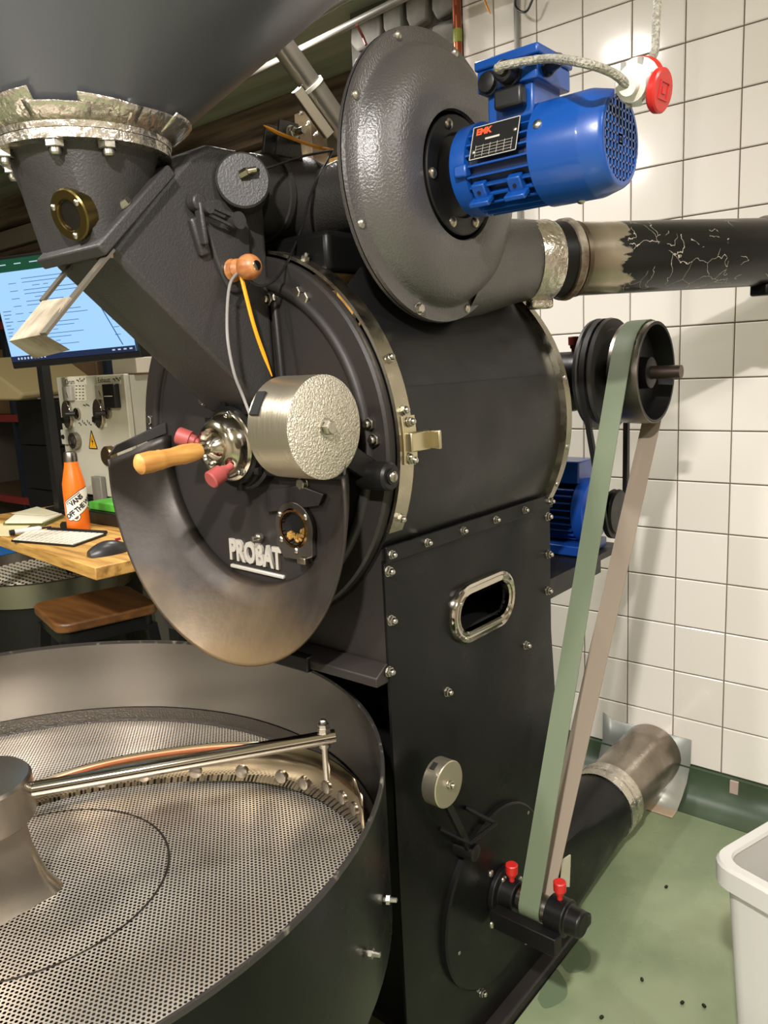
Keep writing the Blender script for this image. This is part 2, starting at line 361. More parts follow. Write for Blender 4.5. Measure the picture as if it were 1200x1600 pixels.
# oval sight window in the panel
win = MB(); O_ = lambda k: stadium(-1.13, .930, .218 - k, .116 - k, 14)
rows = [[(XP + x, a, b) for a, b in O_(k)] for k, x in ((0, .0), (.0, .006), (.006, .012), (.016, .014), (.022, .011), (.034, .011), (.040, .013), (.046, .010), (.046, -.004))]
wf = win.grid(rows, closed=True).build('window_frame', M_CHROME, RO)
for a, b in ((-1.213, .955), (-1.2, .885), (-1.06, .974), (-1.045, .908)): bolt((XP + .011, a, b), PX, .005, wf, 'dome')
ga = MB(); ga.cyl((.35, -1.25, .90), (.35, -.9, .955), .035); ga.lathe([(-.03, 0), (-.03, .06), (.03, .06), (.03, 0)], (.42, -1.08, .95), (0, 1, .15), 20); ga.build('gear_shaft', M_BLUE if False else mat('inner_motor', '#1c2530', .5), RO)
MB().bar((.45, -1.25, .893), (.50, -.95, .905), .03, .012).build('inner_bracket', M_STEEL, RO)
# circular cover plate low on the panel
cov = onX(800, 1420, XP)
b = MB(); b.lathe([(0, .187), (.009, .187), (.012, .183), (.012, 0)], (XP, -1.112, .308), PX, 64); cover = b.build('round_cover', M_SHEET, RO)
for p in [(767, 1365), (822, 1471), (847, 1335)]: bolt(onX(*p, XP + .012), PX, .0075, cover, 'dome')
# drum housing
dh = MB(); dh.lathe([(YFR, .322), (YRE, .322), (YRE, .318), (YFR, .318)], (AX, 0, AZ), PY, 72, -30, 210, up=PX, close=True)
housing = dh.build('drum_housing', mat('housing_sheet', '#141313', .36, 0, .25, 7, spec=.3, rvar=.12, cscale=5), RO)
# check orientation: u = +X, v = Y x X = -Z -> sweep covers the upper side when angles run negative
fr = MB().lathe([(-1.412, .321), (-1.412, .3265), (-1.378, .3265), (-1.378, .321)], (AX, 0, AZ), PY, 72, 25, -205, up=PX).build('front_band', M_NICKEL, RO)
rr = MB().lathe([(-.884, .322), (-.884, .336), (-.862, .336), (-.862, .322)], (AX, 0, AZ), PY, 72, 30, -210, up=PX).build('rear_band', M_NICKEL, RO)
RB = MB().lathe([(-.858, 0), (-.858, .318)], (AX, 0, AZ), PY, 48).build('rear_cover', M_SHEET, RO)
def ringpt(deg, r, y): t = math.radians(deg); return V((AX + r * math.cos(t), y, AZ + r * math.sin(t))), V((math.cos(t), 0, math.sin(t)))
for a in (66, 24, 9.5, -3, -20.5):
    p, n = ringpt(a, .3265, -1.395); bolt(p, n, .0075, fr, 'cap')
for a in (14, -10, -24): p, n = ringpt(a, .336, -.873); bolt(p, n, .006, rr, 'dome')
# latch on the front band
lt = MB()
for (a0, a1, r, y0, y1) in ((-5, 8, .330, -1.405, -1.372),):
    lt.lathe([(y0, .326), (y0, r), (y1, r), (y1, .326)], (AX, 0, AZ), PY, 6, -a1, -a0, up=PX, close=True)
p, n = ringpt(1.0, .335, -1.377); lt.box(p, (.014, .05, .03)); p2, _ = ringpt(1.0, .345, -1.352); lt.box(p2, (.03, .006, .03))
latch = lt.build('latch', mat('yellow_zinc', '#bdb394', .3, 1), RO, bevel=.002)
for a in (6.3, -3.8): p, n = ringpt(a, .331, -1.39); bolt(p, n, .0075, latch, 'cap')
# front plate (faces -Y)
fp = MB(); c0 = (AX, 0, AZ)
prof = [(-1.412, .317), (-1.426, .317), (-1.43, .313), (-1.43, .286)] + [(-1.43 - .009 * math.sin(math.radians(a)), .276 + .010 * math.cos(math.radians(a))) for a in range(0, 181, 30)] + [(-1.43, .266), (-1.427, .262), (-1.427, 0)]
front = fp.lathe(prof, c0, PY, 96).build('front_plate', M_PLATE, RO)
FY = -1.428
for p, r in [((415, 467), .011), ((459, 457), .010), ((471, 466), .010), ((572, 663), .0105), ((580, 688), .0105), ((229, 657), .009), ((231, 674), .009), ((311, 626), .009), ((466, 757), .010)]:
    q = onY(*p, FY - .012); q.y = FY; bolt(q, NY, r, front, 'hex' if r < .0104 else 'cap')
q = onY(403, 840, FY - .01); q.y = FY; bolt(q, NY, .009, front, 'stud')
# inner rib of the front plate beside the chute
MB().bar((.455, FY - .002, 1.30), (.447, FY - .002, 1.50), .012, .014, up=NY).build('plate_rib', M_PLATE, RO, bevel=.004)
# lettering
mtx = basis(PX, UP, (AX - .008, FY, 1.062)); mtx = mtx @ Matrix.Rotation(math.radians(-1.5), 4, 'Z')
me_ = text_mesh('PROBAT', .05, .004, 1.02, .0022)
xs = [v.co.x for v in me_.vertices]; ys = [v.co.y for v in me_.vertices]; W_ = max(xs) - min(xs); H_ = max(ys) - min(ys); cx0 = (max(xs) + min(xs)) / 2; cy0 = (max(ys) + min(ys)) / 2
for v_ in me_.vertices: v_.co.x = (v_.co.x - cx0) * .142 / W_; v_.co.y = (v_.co.y - cy0) * .042 / H_
me_.materials.clear(); me_.materials.append(M_LETTER); me_.name = 'lettering'; tag(inst(me_, 'lettering', mtx, front), 'raised bare-metal letters PROBAT')
b = MB(); b.box((0, 0, 0), (.145, .007, .008)); ub = b.build('letter_underline', M_LETTER, front, bevel=.002, origin=(0, 0, 0)); put(ub, mtx @ Matrix.Translation((0, -.033, 0)), front)
# sight port
pc = onY(457, 826, FY - .012); pc.y = FY
pl = [(pc.x + .046 * math.cos(math.radians(a)), pc.z + .046 * math.sin(math.radians(a))) for a in range(-20, 201, 10)] + [(pc.x - .046, pc.z - .03), (pc.x - .03, pc.z - .055), (pc.x + .028, pc.z - .055), (pc.x + .042, pc.z - .045)]
port = MB().holed(pl, [circle2(pc.x, pc.z, .029, 24)], lambda a, c: (a, FY - .010, c), (0, .010, 0)).build('sight_port', mat('port_black', '#35302b', .3), RO, bevel=.0015)
MB().lathe([(0, .029), (-.012, .029), (-.013, .032), (-.010, .035)], (pc.x, FY, pc.z), PY, 32).build('port_ring', mat('bronze_ring', '#6b5030', .25, 1), port)
MB().lathe([(.0006 - .003, .0289), (-.0024, 0)], (pc.x, FY, pc.z), PY, 24).build('port_recess', M_DARK, port)
m_bean = mat('golden_beans', '#b48a3c', .45, 0, .2, 100, col2='#7d5620', cscale=60)
for k in range(26):
    a = math.radians(random.uniform(-150, 15)); r = random.uniform(.012, .023); c = V((pc.x + r * math.cos(a), FY - .006, pc.z + r * math.sin(a)))
    bb = MB(); bb.lathe([(-.005, 0), (-.0035, .0026), (0, .0036), (.0035, .0026), (.005, 0)], c, (random.uniform(-1, 1), .2, random.uniform(-1, 1)), 8); bb.build('bean', m_bean, port)
for a in (35, 145, 215, 275): bolt((pc.x + .039 * math.cos(math.radians(a)), FY - .010, pc.z + .039 * math.sin(math.radians(a))), NY, .0055, port, 'dome')
MB().box((pc.x + .025, FY - .012, pc.z - .052), (.02, .02, .012)).build('port_catch', M_NICKEL, port, bevel=.002)
# cover plate above the port, between weight and port
bp_ = [onY(x, y, FY - .004) for x, y in [(418, 765), (470, 758), (508, 772), (500, 790), (420, 800)]]
MB().prism([(p.x, FY, p.z) for p in bp_], (0, -.008, 0)).build('port_bracket', M_PLATE, RO, bevel=.0015)
# discharge scoop under the front plate
rows = []
for (r, cz, y) in ((.236, 1.245, -1.428), (.240, 1.243, -1.446), (.262, 1.232, -1.462), (.284, 1.214, -1.488), (.308, 1.198, -1.520), (.3105, 1.197, -1.524)):
    row = []
    for k in range(61):
        a = math.radians(173 + (366 - 173) * k / 60); row.append((.354 + r * math.cos(a), y, cz + r * math.sin(a)))
    rows.append(row)
scoop = MB().grid(rows).build('discharge_scoop', M_RUST, RO, solid=.005, smooth=60)
nt = M_RUST.node_tree; N = nt.nodes; L = nt.links       # heat colouring: bronze towards the lip that the hot beans slide over
tc = N.new('ShaderNodeTexCoord'); sx = N.new('ShaderNodeSeparateXYZ'); L.new(tc.outputs['Object'], sx.inputs[0]); mr = N.new('ShaderNodeMapRange'); mr.inputs['From Min'].default_value = .14; mr.inputs['From Max'].default_value = .0; nzs = N.new('ShaderNodeTexNoise'); nzs.inputs['Scale'].default_value = 7; nzs.inputs['Detail'].default_value = 6; L.new(tc.outputs['Object'], nzs.inputs['Vector']); mad = N.new('ShaderNodeMath'); mad.operation = 'MULTIPLY_ADD'; mad.inputs[1].default_value = -.22; L.new(nzs.outputs['Fac'], mad.inputs[0]); ad2 = N.new('ShaderNodeMath'); ad2.operation = 'ADD'; ad2.inputs[1].default_value = .11; L.new(sx.outputs['Z'], ad2.inputs[0]); L.new(ad2.outputs[0], mad.inputs[2]); L.new(mad.outputs[0], mr.inputs['Value'])
mx = N.new('ShaderNodeMix'); mx.data_type = 'RGBA'; mx.inputs['A'].default_value = srgb('#342e29'); mx.inputs['B'].default_value = srgb('#6a573b'); L.new(mr.outputs['Result'], mx.inputs['Factor']); L.new(mx.outputs['Result'], N['Principled BSDF'].inputs['Base Color'])
for a, tag_ in ((172, 0), (367, 1)):    # rounded ears at both ends of the scoop
    t = math.radians(a); b = MB()
    P = [V((.354 + r * math.cos(t), y, cz + r * math.sin(t))) for r, cz, y in ((.245, 1.243, -1.43), (.31, 1.197, -1.522))]
    up_ = V((0, 0, 1)); pts = [P[0], P[1]] + [P[1] + up_ * .016 * math.sin(k * .35) + (P[0] - P[1]) * .04 * k for k in range(1, 6)] + [P[0] + up_ * .022]
    b.prism(pts, (.005 if tag_ else -.005, 0, 0)); b.build('scoop_ear', M_PLATE, scoop, bevel=.001)
for p in [(305, 895), (321, 908), (494, 935)]:
    q = onY(*p, -1.455); bolt(q + V((0, .006, 0)), NY, .010, scoop, 'hex', m=mat('rusty_bolt', '#5a4532', .5, .6))
# front bearing with polished cap
fb = MB().lathe([(-1.427, .080), (-1.450, .080), (-1.454, .075), (-1.463, .075), (-1.463, .069), (-1.472, .068), (-1.472, .05)], c0, PY, 40).build('front_bearing', M_BLACK, RO)
for k in range(8):
    t = math.radians(k * 45 + 10); MB().box((AX + .073 * math.cos(t), -1.4675, AZ + .073 * math.sin(t)), (.012, .008, .012)).build('bearing_lug', M_BLACK, fb)
cap = MB().lathe([(-1.470, .0), (-1.470, .060), (-1.478, .061), (-1.481, .058), (-1.482, .0555), (-1.488, .055), (-1.496, .0525), (-1.504, .048), (-1.510, .041), (-1.512, .034), (-1.507, .031), (-1.503, .027), (-1.507, .024), (-1.515, .020), (-1.521, .013), (-1.524, .010), (-1.526, 0)], c0, PY, 48).build('bearing_cap', mat('cap_steel', '#b8b09f', .15, 1), RO)
for a in (75, -50, 190): t = math.radians(a); bolt((AX + .055 * math.cos(t), -1.481, AZ + .055 * math.sin(t)), NY, .007, cap, 'cap')
def redcup(base, d, parent, s=1.1, m=M_RED):
    b = MB(); b.lathe([(0, 0), (0, .006 * s), (.012 * s, .006 * s), (.014 * s, .009 * s), (.022 * s, .010 * s), (.022 * s, .0135 * s), (.042 * s, .014 * s), (.044 * s, .012 * s), (.044 * s, 0)], base, d, 18); return b.build('grease_cup', m, parent)
qa = onY(318, 694, -1.50); redcup(qa, (-.75, -.5, .35), cap); qb = onY(362, 728, -1.505); redcup(qb, (-.05, -.85, -.35), cap)
# wooden handle
h0 = V((AX, -1.522, AZ)); h1 = onX(212, 727, AX - .003)
hd = (h1 - h0); hl = hd.length
MB().lathe([(0, 0), (0, .009), (.012, .009), (.014, .011), (.018, .011)], h0, hd, 20).build('handle_ferrule', M_NICKEL, RO)
MB().lathe([(.016, 0), (.016, .0125), (.03, .0155), (.05, .0165), (.07, .0145), (.09, .0155), (.094, .0165), (.097, .0158), (hl * .8, .0175), (hl * .95, .0165), (hl - .004, .013), (hl, .007), (hl, 0)], h0, hd, 24).build('handle', M_WOOD, RO)
# counterweight on its lever
wc = onX(510, 668, .66); WR = .0735
wt = MB(); wt.lathe([(-.086, 0), (-.086, .069), (-.082, WR), (-.002, WR)], wc, PX, 56, mi=0); wt.lathe([(-.002, WR), (0, WR - .003), (0, 0)], wc, PX, 56, mi=1)
weight = wt.build('counterweight', [M_WBRUSH, M_CASTZ], RO)
bolt(wc, PX, .011, weight, 'hex'); MB().cyl(wc, wc + V((.012, 0, 0)), .008, n=10).build('bolt_shank', M_ZINC, weight)
sl = MB(); ss = onX(428, 640, .59)
tdir = math.atan2(.52, -.85); nrm = V((0, math.cos(tdir), math.sin(tdir))); sl.box(wc + V((-.068, 0, 0)) + nrm * WR, (.017, .004, .036), Matrix((V((1, 0, 0)), nrm, V((1, 0, 0)).cross(nrm))).transposed()); sl.build('weight_slot', M_DARK, weight)
pv = onX(612, 745, .69)
MB().bar((.64, wc.y, wc.z - .01), (.655, pv.y + .012, pv.z), .012, .034, up=PX).build('lever_arm', M_BLACK, RO) if False else MB().prism([(.640, wc.y, wc.z + .005), (.640, pv.y + .01, pv.z + .022), (.640, pv.y + .01, pv.z - .018), (.640, wc.y, wc.z - .035)], (.014, 0, 0)).build('lever_arm', M_BLACK, RO, bevel=.002)
pb = MB().lathe([(-.055, 0), (-.055, .022), (-.004, .022), (0, .019), (0, .012), (.003, .012), (.004, 0)], pv, PX, 28).build('pivot_boss', M_BLACK, RO)
bolt(pv + V((.003, 0, 0)), PX, .009, pb, 'dome', m=M_STEEL)
MB().cyl((.33, pv.y + .004, pv.z), (.64, pv.y + .004, pv.z), .013).build('pivot_shaft', M_BLACK, RO)
# discharge door plates below the weight
dp = [onY(x, y, FY - .02) for x, y in [(432, 756), (482, 748), (508, 772), (470, 770)]]
# ---- feed chute casting
def yz(*pts): return [(0, a, b) for a, b in pts]
CX0, CX1 = .275, .435
prof = [(-1.717, 1.560), (-1.447, 1.318), (-1.426, 1.318), (-1.426, 1.66), (-1.435, 1.70), (-1.475, 1.728), (-1.53, 1.727), (-1.568, 1.708), (-1.622, 1.657)]
chute = MB().prism([(CX0, a, b) for a, b in prof], (CX1 - CX0, 0, 0)).build('feed_chute', M_CAST, RO, bevel=.018, seg=5)
# raised pad with knob, side face
pad = [onX(x, y, CX1 + .006) for x, y in [(312, 318), (345, 312), (386, 345), (391, 400), (392, 435), (381, 456), (362, 455), (347, 430), (330, 385)]]
pad = spline(pad + [pad[0]], 5)[:-1]
MB().prism([(CX1 - .004, p.y, p.z) for p in pad], (.012, 0, 0)).build('knob_pad', M_CAST, RO, bevel=.004, seg=3)
kp = onX(362, 423, CX1 + .008); kd = V((.99, -.02, .02))
kn = MB(); kn.lathe([(0, 0), (0, .017), (.004, .0175), (.006, .0155), (.012, .014), (.016, .016), (.02, .0135), (.026, .0105)], kp, kd, 24); kn.build('knob_collar', M_KNOB, RO)
MB().lathe([(0, .0178), (.003, .0178), (.003, .0172)], kp, kd, 24).build('knob_washer', M_NICKEL, RO)
ks = kp + kd.normalized() * .042
knob = MB().lathe([(-.018 + .0205 * (1 - math.cos(math.radians(a))) - .0025, .0195 * math.sin(math.radians(a))) for a in range(0, 181, 15)], ks, kd, 24).build('knob', M_KNOB, RO)
MB().lathe([(.0, .0095), (.003, .007), (.0042, 0)], ks + kd.normalized() * .0165, kd, 16).build('knob_button', M_CHROME, knob)
# lever bracket on the chute side
lv = onX(300, 318, CX1); lv2 = onX(352, 342, CX1); lv0 = onX(303, 395, CX1)
lb = MB(); lb.bar((CX1 + .014, lv.y, lv.z), (CX1 + .014, lv0.y + .01, lv0.z + .01), .008, .016, up=PX); lb.cyl((CX1, lv.y, lv.z), (CX1 + .02, lv.y, lv.z), .012); lb.build('flap_lever', M_CAST, RO, bevel=.003)
lb = MB(); lb.bar((CX1 + .022, lv.y + .012, lv.z - .004), (CX1 + .022, lv2.y, lv2.z), .006, .006); lb.bar((CX1 + .022, lv.y + .012, lv.z - .018), (CX1 + .022, lv2.y, lv2.z - .016), .004, .004)
lb.cyl((CX1 + .006, lv2.y + .003, lv2.z - .006), (CX1 + .03, lv2.y + .003, lv2.z - .006), .013); lb.cyl((CX1 + .008, lv.y + .01, lv.z - .008), (CX1 + .028, lv.y + .01, lv.z - .008), .009); lb.build('lever_link', M_CAST, RO)
MB().bar((CX1 + .004, onX(300, 340, CX1).y, onX(300, 340, CX1).z), (CX1 + .004, onX(318, 400, CX1).y, onX(318, 400, CX1).z), .02, .012, up=PX).build('chute_rib', M_CAST, RO, bevel=.004)
# diagonal flange + neck to the hopper
A_ = V((.355, -1.738, 1.556)); B_ = V((.355, -1.612, 1.676)); fm = (A_ + B_) / 2; ft = (B_ - A_).normalized(); fnr = V((0, -ft.z, ft.y))
R_ = Matrix((V((1, 0, 0)), ft, V((1, 0, 0)).cross(ft))).transposed()
flg = MB().box(fm + V((.012, 0, 0)), (.168, (B_ - A_).length, .018), R_).build('chute_flange', M_CAST, RO, bevel=.003)
q = onX(213, 325, .448); bolt(V((.43, q.y, q.z)) + fnr * .008, fnr, .011, flg, 'cap')
neck = MB(); HC = V((.355, -1.69, 1.694)); rows = []; n = 40
for i in range(7):
    s_ = i / 6; row = []
    for k in range(n):
        t = 2 * math.pi * k / n; c_, s2 = math.cos(t), math.sin(t); mx_ = max(abs(c_), abs(s2)); m4 = (abs(c_) ** 14 + abs(s2) ** 14) ** (1 / 14)
        rect = fm + fnr * .008 + V((1, 0, 0)) * (.078 * c_ / m4) + ft * (.074 * s2 / m4)
        circ_ = HC + V((.102 * c_, .102 * s2, 0)); e = s_ ** 1.6 if s_ < 1 else 1; row.append(circ_.lerp(rect, 1 - (1 - s_) ** 1.0))
    rows.append(row)
neck.grid(rows, closed=True); NECK = neck.build('chute_neck', M_CAST, RO, smooth=22)
rim_ = MB().lathe([(0, .095), (0, .120), (.012, .120), (.012, .095)], HC, UP, 48).build('neck_flange', M_FOIL, RO)
for a in (188, 214, 262, 310, 345): t = math.radians(a); bolt(HC + V((.109 * math.cos(t), .109 * math.sin(t), 0)), (0, 0, -1), .0125, rim_, 'cap')
# sight glass on the neck
def hit(o, x, y):
    M_ = WLOC[o.name]; d_ = ray(x, y); ok, loc, nr_, _ = o.ray_cast(M_.inverted() @ CAM, d_); 
    return (M_ @ loc, (nr_ if nr_.dot(d_) < 0 else -nr_)) if ok else (onD(x, y, 1.1), -d_.normalized())
bpy.context.view_layer.update()
sgc, sgn = hit(NECK, 114, 335)
sg = MB().lathe([(-.012, .0), (-.012, .034), (.006, .034), (.008, .032), (.008, .021), (.004, .019), (.002, .019)], sgc, sgn, 32).build('sight_glass_ring', M_BRASS, RO)
MB().lathe([(.003, .02), (.003, 0)], sgc, sgn, 24).build('sight_glass', mat('smoked_glass', '#15130f', .08), sg)
su, sv, _ = frame(sgn)
for a in (30, 150, 270): t = math.radians(a); bolt(sgc + sgn * .008 + (su * math.cos(t) + sv * math.sin(t)) * .0265, sgn, .0045, sg, 'dome')
# bent sheet slide hanging from the flange
S1 = [onX(174, 391, .44), onX(109, 464, .44), onX(68, 522, .44)]; S0 = [onX(122, 401, .315), onX(66, 470, .315), onX(14, 533, .315)]
sb = MB(); 
sb.bar(S1[0], S1[2], .004, .016, up=PX); sb.bar(S0[0], S0[1], .004, .014, up=PX)
sb.bar(V((.315, S0[0].y, S0[0].z)), V((.44, S1[0].y, S1[0].z)), .004, .02, up=UP)
sb.build('slide_frame', mat('sooty_steel', '#8f877a', .35, .9), RO)
sp = MB(); dn = V((0, .004, -.003)); sp.prism([S0[1], S1[1], S1[2], S0[2]], dn); e0 = S0[2] + V((0, .030, -.022)); e1 = S1[2] + V((.01, .024, -.018)); sp.prism([S0[2], S1[2], e1, e0], dn)
sp.build('slide_plate', mat('worn_steel', '#c8bda6', .45, .6, .15, 40, col2='#8d7d68', cscale=18), RO)
# ---- exhaust pipe on top, from chute head to the blower
PXc, PZc = .36, 1.683
ep = MB(); ep.lathe([(-1.405, 0), (-1.405, .066), (-1.36, .068), (-1.36, .073), (-1.35, .073), (-1.345, .068), (-1.28, .076), (-1.275, .080), (-1.265, .080), (-1.26, .076), (-1.05, .078), (-1.05, 0)], (PXc, 0, PZc), PY, 36); ep.build('flue_pipe', M_CAST, RO)
cpn = V((.80, -.60, .04)).normalized(); cp = onX(379, 285, CX1 + .022)
capm = MB().lathe([(-.05, 0), (-.05, .041), (.012, .041), (.015, .038), (.015, 0)], cp, cpn, 40).build('flue_cap', M_CAST, RO)
pcp = cp + cpn * .015 + V((0, -.004, .006)); cpd = V((.3, -.95, .0)).normalized()
b = MB(); b.cyl(pcp, pcp + V((.012, .004, .004)), .0065, n=6); b.cyl(pcp + V((.012, .004, .004)), pcp + V((.02, .014, .006)), .005, n=12); b.build('probe_fitting', M_NICKEL, RO)
for dx in (0, .035):
    MB().prism([(PXc + .0 + dx, -1.36, 1.745), (PXc + dx, -1.295, 1.745), (PXc + dx, -1.30, 1.805), (PXc + dx, -1.345, 1.805)], (.005, 0, 0)).build('lug_plate', M_CAST, RO, bevel=.002)
lb = MB().cyl((PXc - .02, -1.32, 1.785), (PXc + .07, -1.32, 1.785), .006, n=10).build('lug_bolt', M_ZINC, RO)
bolt((PXc + .04, -1.32, 1.785), PX, .011, lb, 'hex')
sdl = MB(); rows = []
for k in range(15):
    y_ = -1.385 + .50 * k / 14; e_ = math.sin(math.pi * k / 14) ** .6; row = []
    for i in range(11):
        t = i / 10; a_ = math.radians(16 + 34 * t); base_ = V((AX + .3225 * math.cos(a_), y_, AZ + .3225 * math.sin(a_)))
        top_ = V((.585 - .02 * t, y_, 1.42 + .17 * t)); row.append(base_.lerp(top_, e_ * (t ** 2.4)))
    rows.append(row)
sdl.grid(rows).build('blower_saddle', MATS['housing_sheet'], RO, smooth=80)
MB().b2((.30, -1.385, 1.54), (.53, -.95, 1.606)).build('flue_base', M_SHEET, RO, bevel=.01)
bolt(onY(500, 397, -1.34), NY, .008, RO, 'hex', m=M_BRASS)

# ---- rear shaft, pulleys
SHY, SHZ, PUX = -.60, 1.342, .73
MB().cyl((.40, SHY, SHZ), (PUX + .088, SHY, SHZ), .0145, n=20).build('pulley_shaft', mat('old_shaft', '#5c5048', .4, .9), RO)
bh = MB(); bh.lathe([(.42, 0), (.42, .055), (.60, .055), (.60, .03), (.612, .03), (.612, 0)], (0, SHY, SHZ), PX, 24); bh.b2((.43, YRE - .01, 1.26), (.59, SHY, 1.30)); bh.build('bearing_housing', M_BLACK, RO, bevel=.004)
redcup(V((.565, SHY, SHZ + .05)), UP, RO, .9, mat('dark_red_plastic', '#6e1f1c', .45))
vp = MB(); vp.lathe([(.622, .016), (.622, .03), (.628, .034), (.628, .098), (.622, .104), (.622, .124), (.630, .126), (.640, .116), (.648, .116), (.658, .126), (.666, .124), (.666, .104), (.660, .098), (.660, .034), (.666, .03), (.666, .016)], (0, SHY, SHZ), PX, 48); vp.build('grooved_pulley', mat('grey_pulley', '#3c3a38', .45, .3), RO)
fpu = MB(); fpu.lathe([(PUX - .034, .102), (PUX - .034, .1105), (PUX, .1125), (PUX + .034, .1105), (PUX + .034, .104), (PUX - .008, .098), (PUX - .01, .036), (PUX + .022, .034), (PUX + .024, .030), (PUX + .024, .015)], (0, SHY, SHZ), PX, 56)
flat = fpu.build('flat_pulley', [M_BLACK], RO)
MB().lathe([(PUX - .034, .1108), (PUX - .0335, .1112), (PUX, .1130), (PUX + .0335, .1112), (PUX + .034, .1106)], (0, SHY, SHZ), PX, 56).build('pulley_face', M_STEEL, flat)
# ---- lower bearing bracket with small pulley
LY, LZ = -1.107, .318
lbk = MB(); lbk.lathe([(XP + .012, .0), (XP + .012, .05), (XP + .024, .05), (XP + .024, .032), (PUX - .04, .03), (PUX - .04, 0)], (0, LY, LZ), PX, 24); lbk.b2((XP + .02, LY - .055, LZ - .05), (PUX + .07, LY - .028, LZ - .012)); lbk.lathe([(PUX + .032, 0), (PUX + .032, .036), (PUX + .07, .036), (PUX + .072, .028), (PUX + .098, .026), (PUX + .102, .022), (PUX + .102, 0)], (0, LY, LZ), PX, 24)
brk = lbk.build('bearing_bracket', M_BLACK, RO, bevel=.002)
MB().lathe([(PUX - .036, 0), (PUX - .036, .024), (PUX, .026), (PUX + .03, .024), (PUX + .03, 0)], (0, LY, LZ), PX, 28).build('small_pulley', M_STEEL, RO)
redcup(V((XP + .04, LY, LZ + .028)), UP, RO, .9, M_RED2); redcup(V((PUX + .052, LY, LZ + .034)), UP, RO, .9, M_RED2)
for p in [(787, 1375), (812, 1375), (769, 1444)]: bolt(onX(*p, XP + .024), PX, .0085, brk, 'dome')
tb = [onX(x, y, PUX + .01) for x, y in [(875, 1345), (890, 1335), (888, 1385), (876, 1385)]]
MB().prism(tb, (.003, 0, 0)).build('tape_flap', mat('clear_tape', '#b5b09a', .25), RO)
# ---- small balance weight and handle on the side panel
s2 = onX(702, 1226, XP + .06)
sw = MB(); sw.lathe([(-.030, 0), (-.030, .0395), (-.0285, .041), (-.0015, .041), (0, .0395), (0, 0)], s2, PX, 40); swo = sw.build('side_weight', M_WBRUSH, RO)
bolt(s2, PX, .0075, swo, 'cap'); MB().box(s2 + V((-.018, -.018, .0368)), (.009, .014, .004), Matrix.Rotation(math.radians(25), 3, 'X')).build('weight_slot', M_DARK, swo)
pvt = onX(735, 1330, XP + .03)
MB().bar(s2 + V((-.016, .004, -.03)), pvt + V((.0, 0, .0)), .014, .008, up=PX).build('weight_arm', M_BLACK, RO)
MB().lathe([(-.03, 0), (-.03, .016), (.012, .016), (.015, .010), (.015, 0)], pvt, PX, 20).build('weight_pivot', M_BLACK, RO)
hp = [onX(x, y, XP + dx) for x, y, dx in [(688, 1295, .002), (735, 1317, .05), (775, 1287, .05), (727, 1262, .002)]]
MB().tube([hp[0], hp[1] + V((-.004, 0, 0)), hp[1], hp[1] * .9 + hp[2] * .1, hp[2] * .9 + hp[1] * .1, hp[2], hp[2] + V((-.004, 0, 0)), hp[3]], .0042, 8).build('side_handle', M_SHEET, RO)

# ================================================================== COOLING TRAY
TC = V((.2313, -1.9224, 0)); TR = .6255; TZ = .80; FZ = .612
CT = thing('cooling_tray', (TC.x, TC.y, 0), 'round perforated steel cooling tray with stirring arm below the roaster front', 'cooling tray')
ow = MB().lathe([(.53, .60), (.545, TR), (TZ - .003, TR)], TC, UP, 120).build('outer_wall', mat('tray_black', '#080808', .28, spec=.18, rvar=.06, cscale=5), CT)
MB().lathe([(TZ - .006, TR + .0005), (TZ, TR - .0005), (TZ, TR - .0045), (TZ - .006, TR - .005)], TC, UP, 120).build('rim', mat('scuffed_rim', '#3a3734', .35, .5, 0, 60, col2='#8c867c', cscale=40, cpos=(.58, .7)), CT)
MB().lathe([(TZ - .004, TR - .0045), (FZ - .02, TR - .0045)], TC, UP, 120).build('inner_wall', mat('tray_steel', '#827f7b', .2, 1, .03, 20, rvar=.05, cscale=5), CT)
MB().lathe([(.53, 0), (.53, TR - .02)], TC, UP, 64).build('pan_floor', M_DARK, CT)
MB().cyl((TC.x, TC.y, 0), (TC.x, TC.y, .53), .22, .22).build('pedestal', M_BLACK, CT)
MB().lathe([(FZ + .028, TR - .006), (FZ + .028, TR - .008), (FZ + .003, TR - .012), (FZ, TR - .020)], TC, UP, 120).build('sieve_skirt', mat('skirt_steel', '#5f5a54', .4, 1, .5, 250), CT)
pt = .0072; rh = .0025; vs_ = {}; Vx = []; Fx = []
def key(x, y): return (round(x * 2e4), round(y * 2e4))
RS = TR - .019
nr = int(RS / (pt * .866)) + 1; nc = int(RS / pt) + 1
ha = [math.radians(30 + 60 * k) for k in range(6)]; hx = [(pt / math.sqrt(3) * math.cos(a), pt / math.sqrt(3) * math.sin(a)) for a in ha]
for j in range(-nr, nr + 1):
    for i in range(-nc, nc + 1):
        cx_ = (i + .5 * (j & 1)) * pt; cy_ = j * pt * .8660254
        if math.hypot(cx_, cy_) > RS: continue
        oi_ = []
        for a, b_ in hx:
            k_ = key(cx_ + a, cy_ + b_)
            if k_ not in vs_: vs_[k_] = len(Vx); Vx.append((cx_ + a, cy_ + b_, 0))
            oi_.append(vs_[k_])
        s0 = len(Vx)
        for a in ha: Vx.append((cx_ + rh * math.cos(a), cy_ + rh * math.sin(a), 0))
        for k in range(6): Fx.append((oi_[k], oi_[(k + 1) % 6], s0 + (k + 1) % 6, s0 + k))
me = bpy.data.meshes.new('sieve'); me.from_pydata(Vx, [], Fx); me.materials.append(mat('sieve_steel', '#d2c9ba', .42, .8, 0, 40, col2='#b5aa9c', cscale=4, rvar=.06)); me.update()
sieve = inst(me, 'sieve', Matrix.Translation((TC.x, TC.y, FZ)) @ Matrix.Rotation(.35, 4, 'Z'), CT); tag(sieve, kind='stuff')
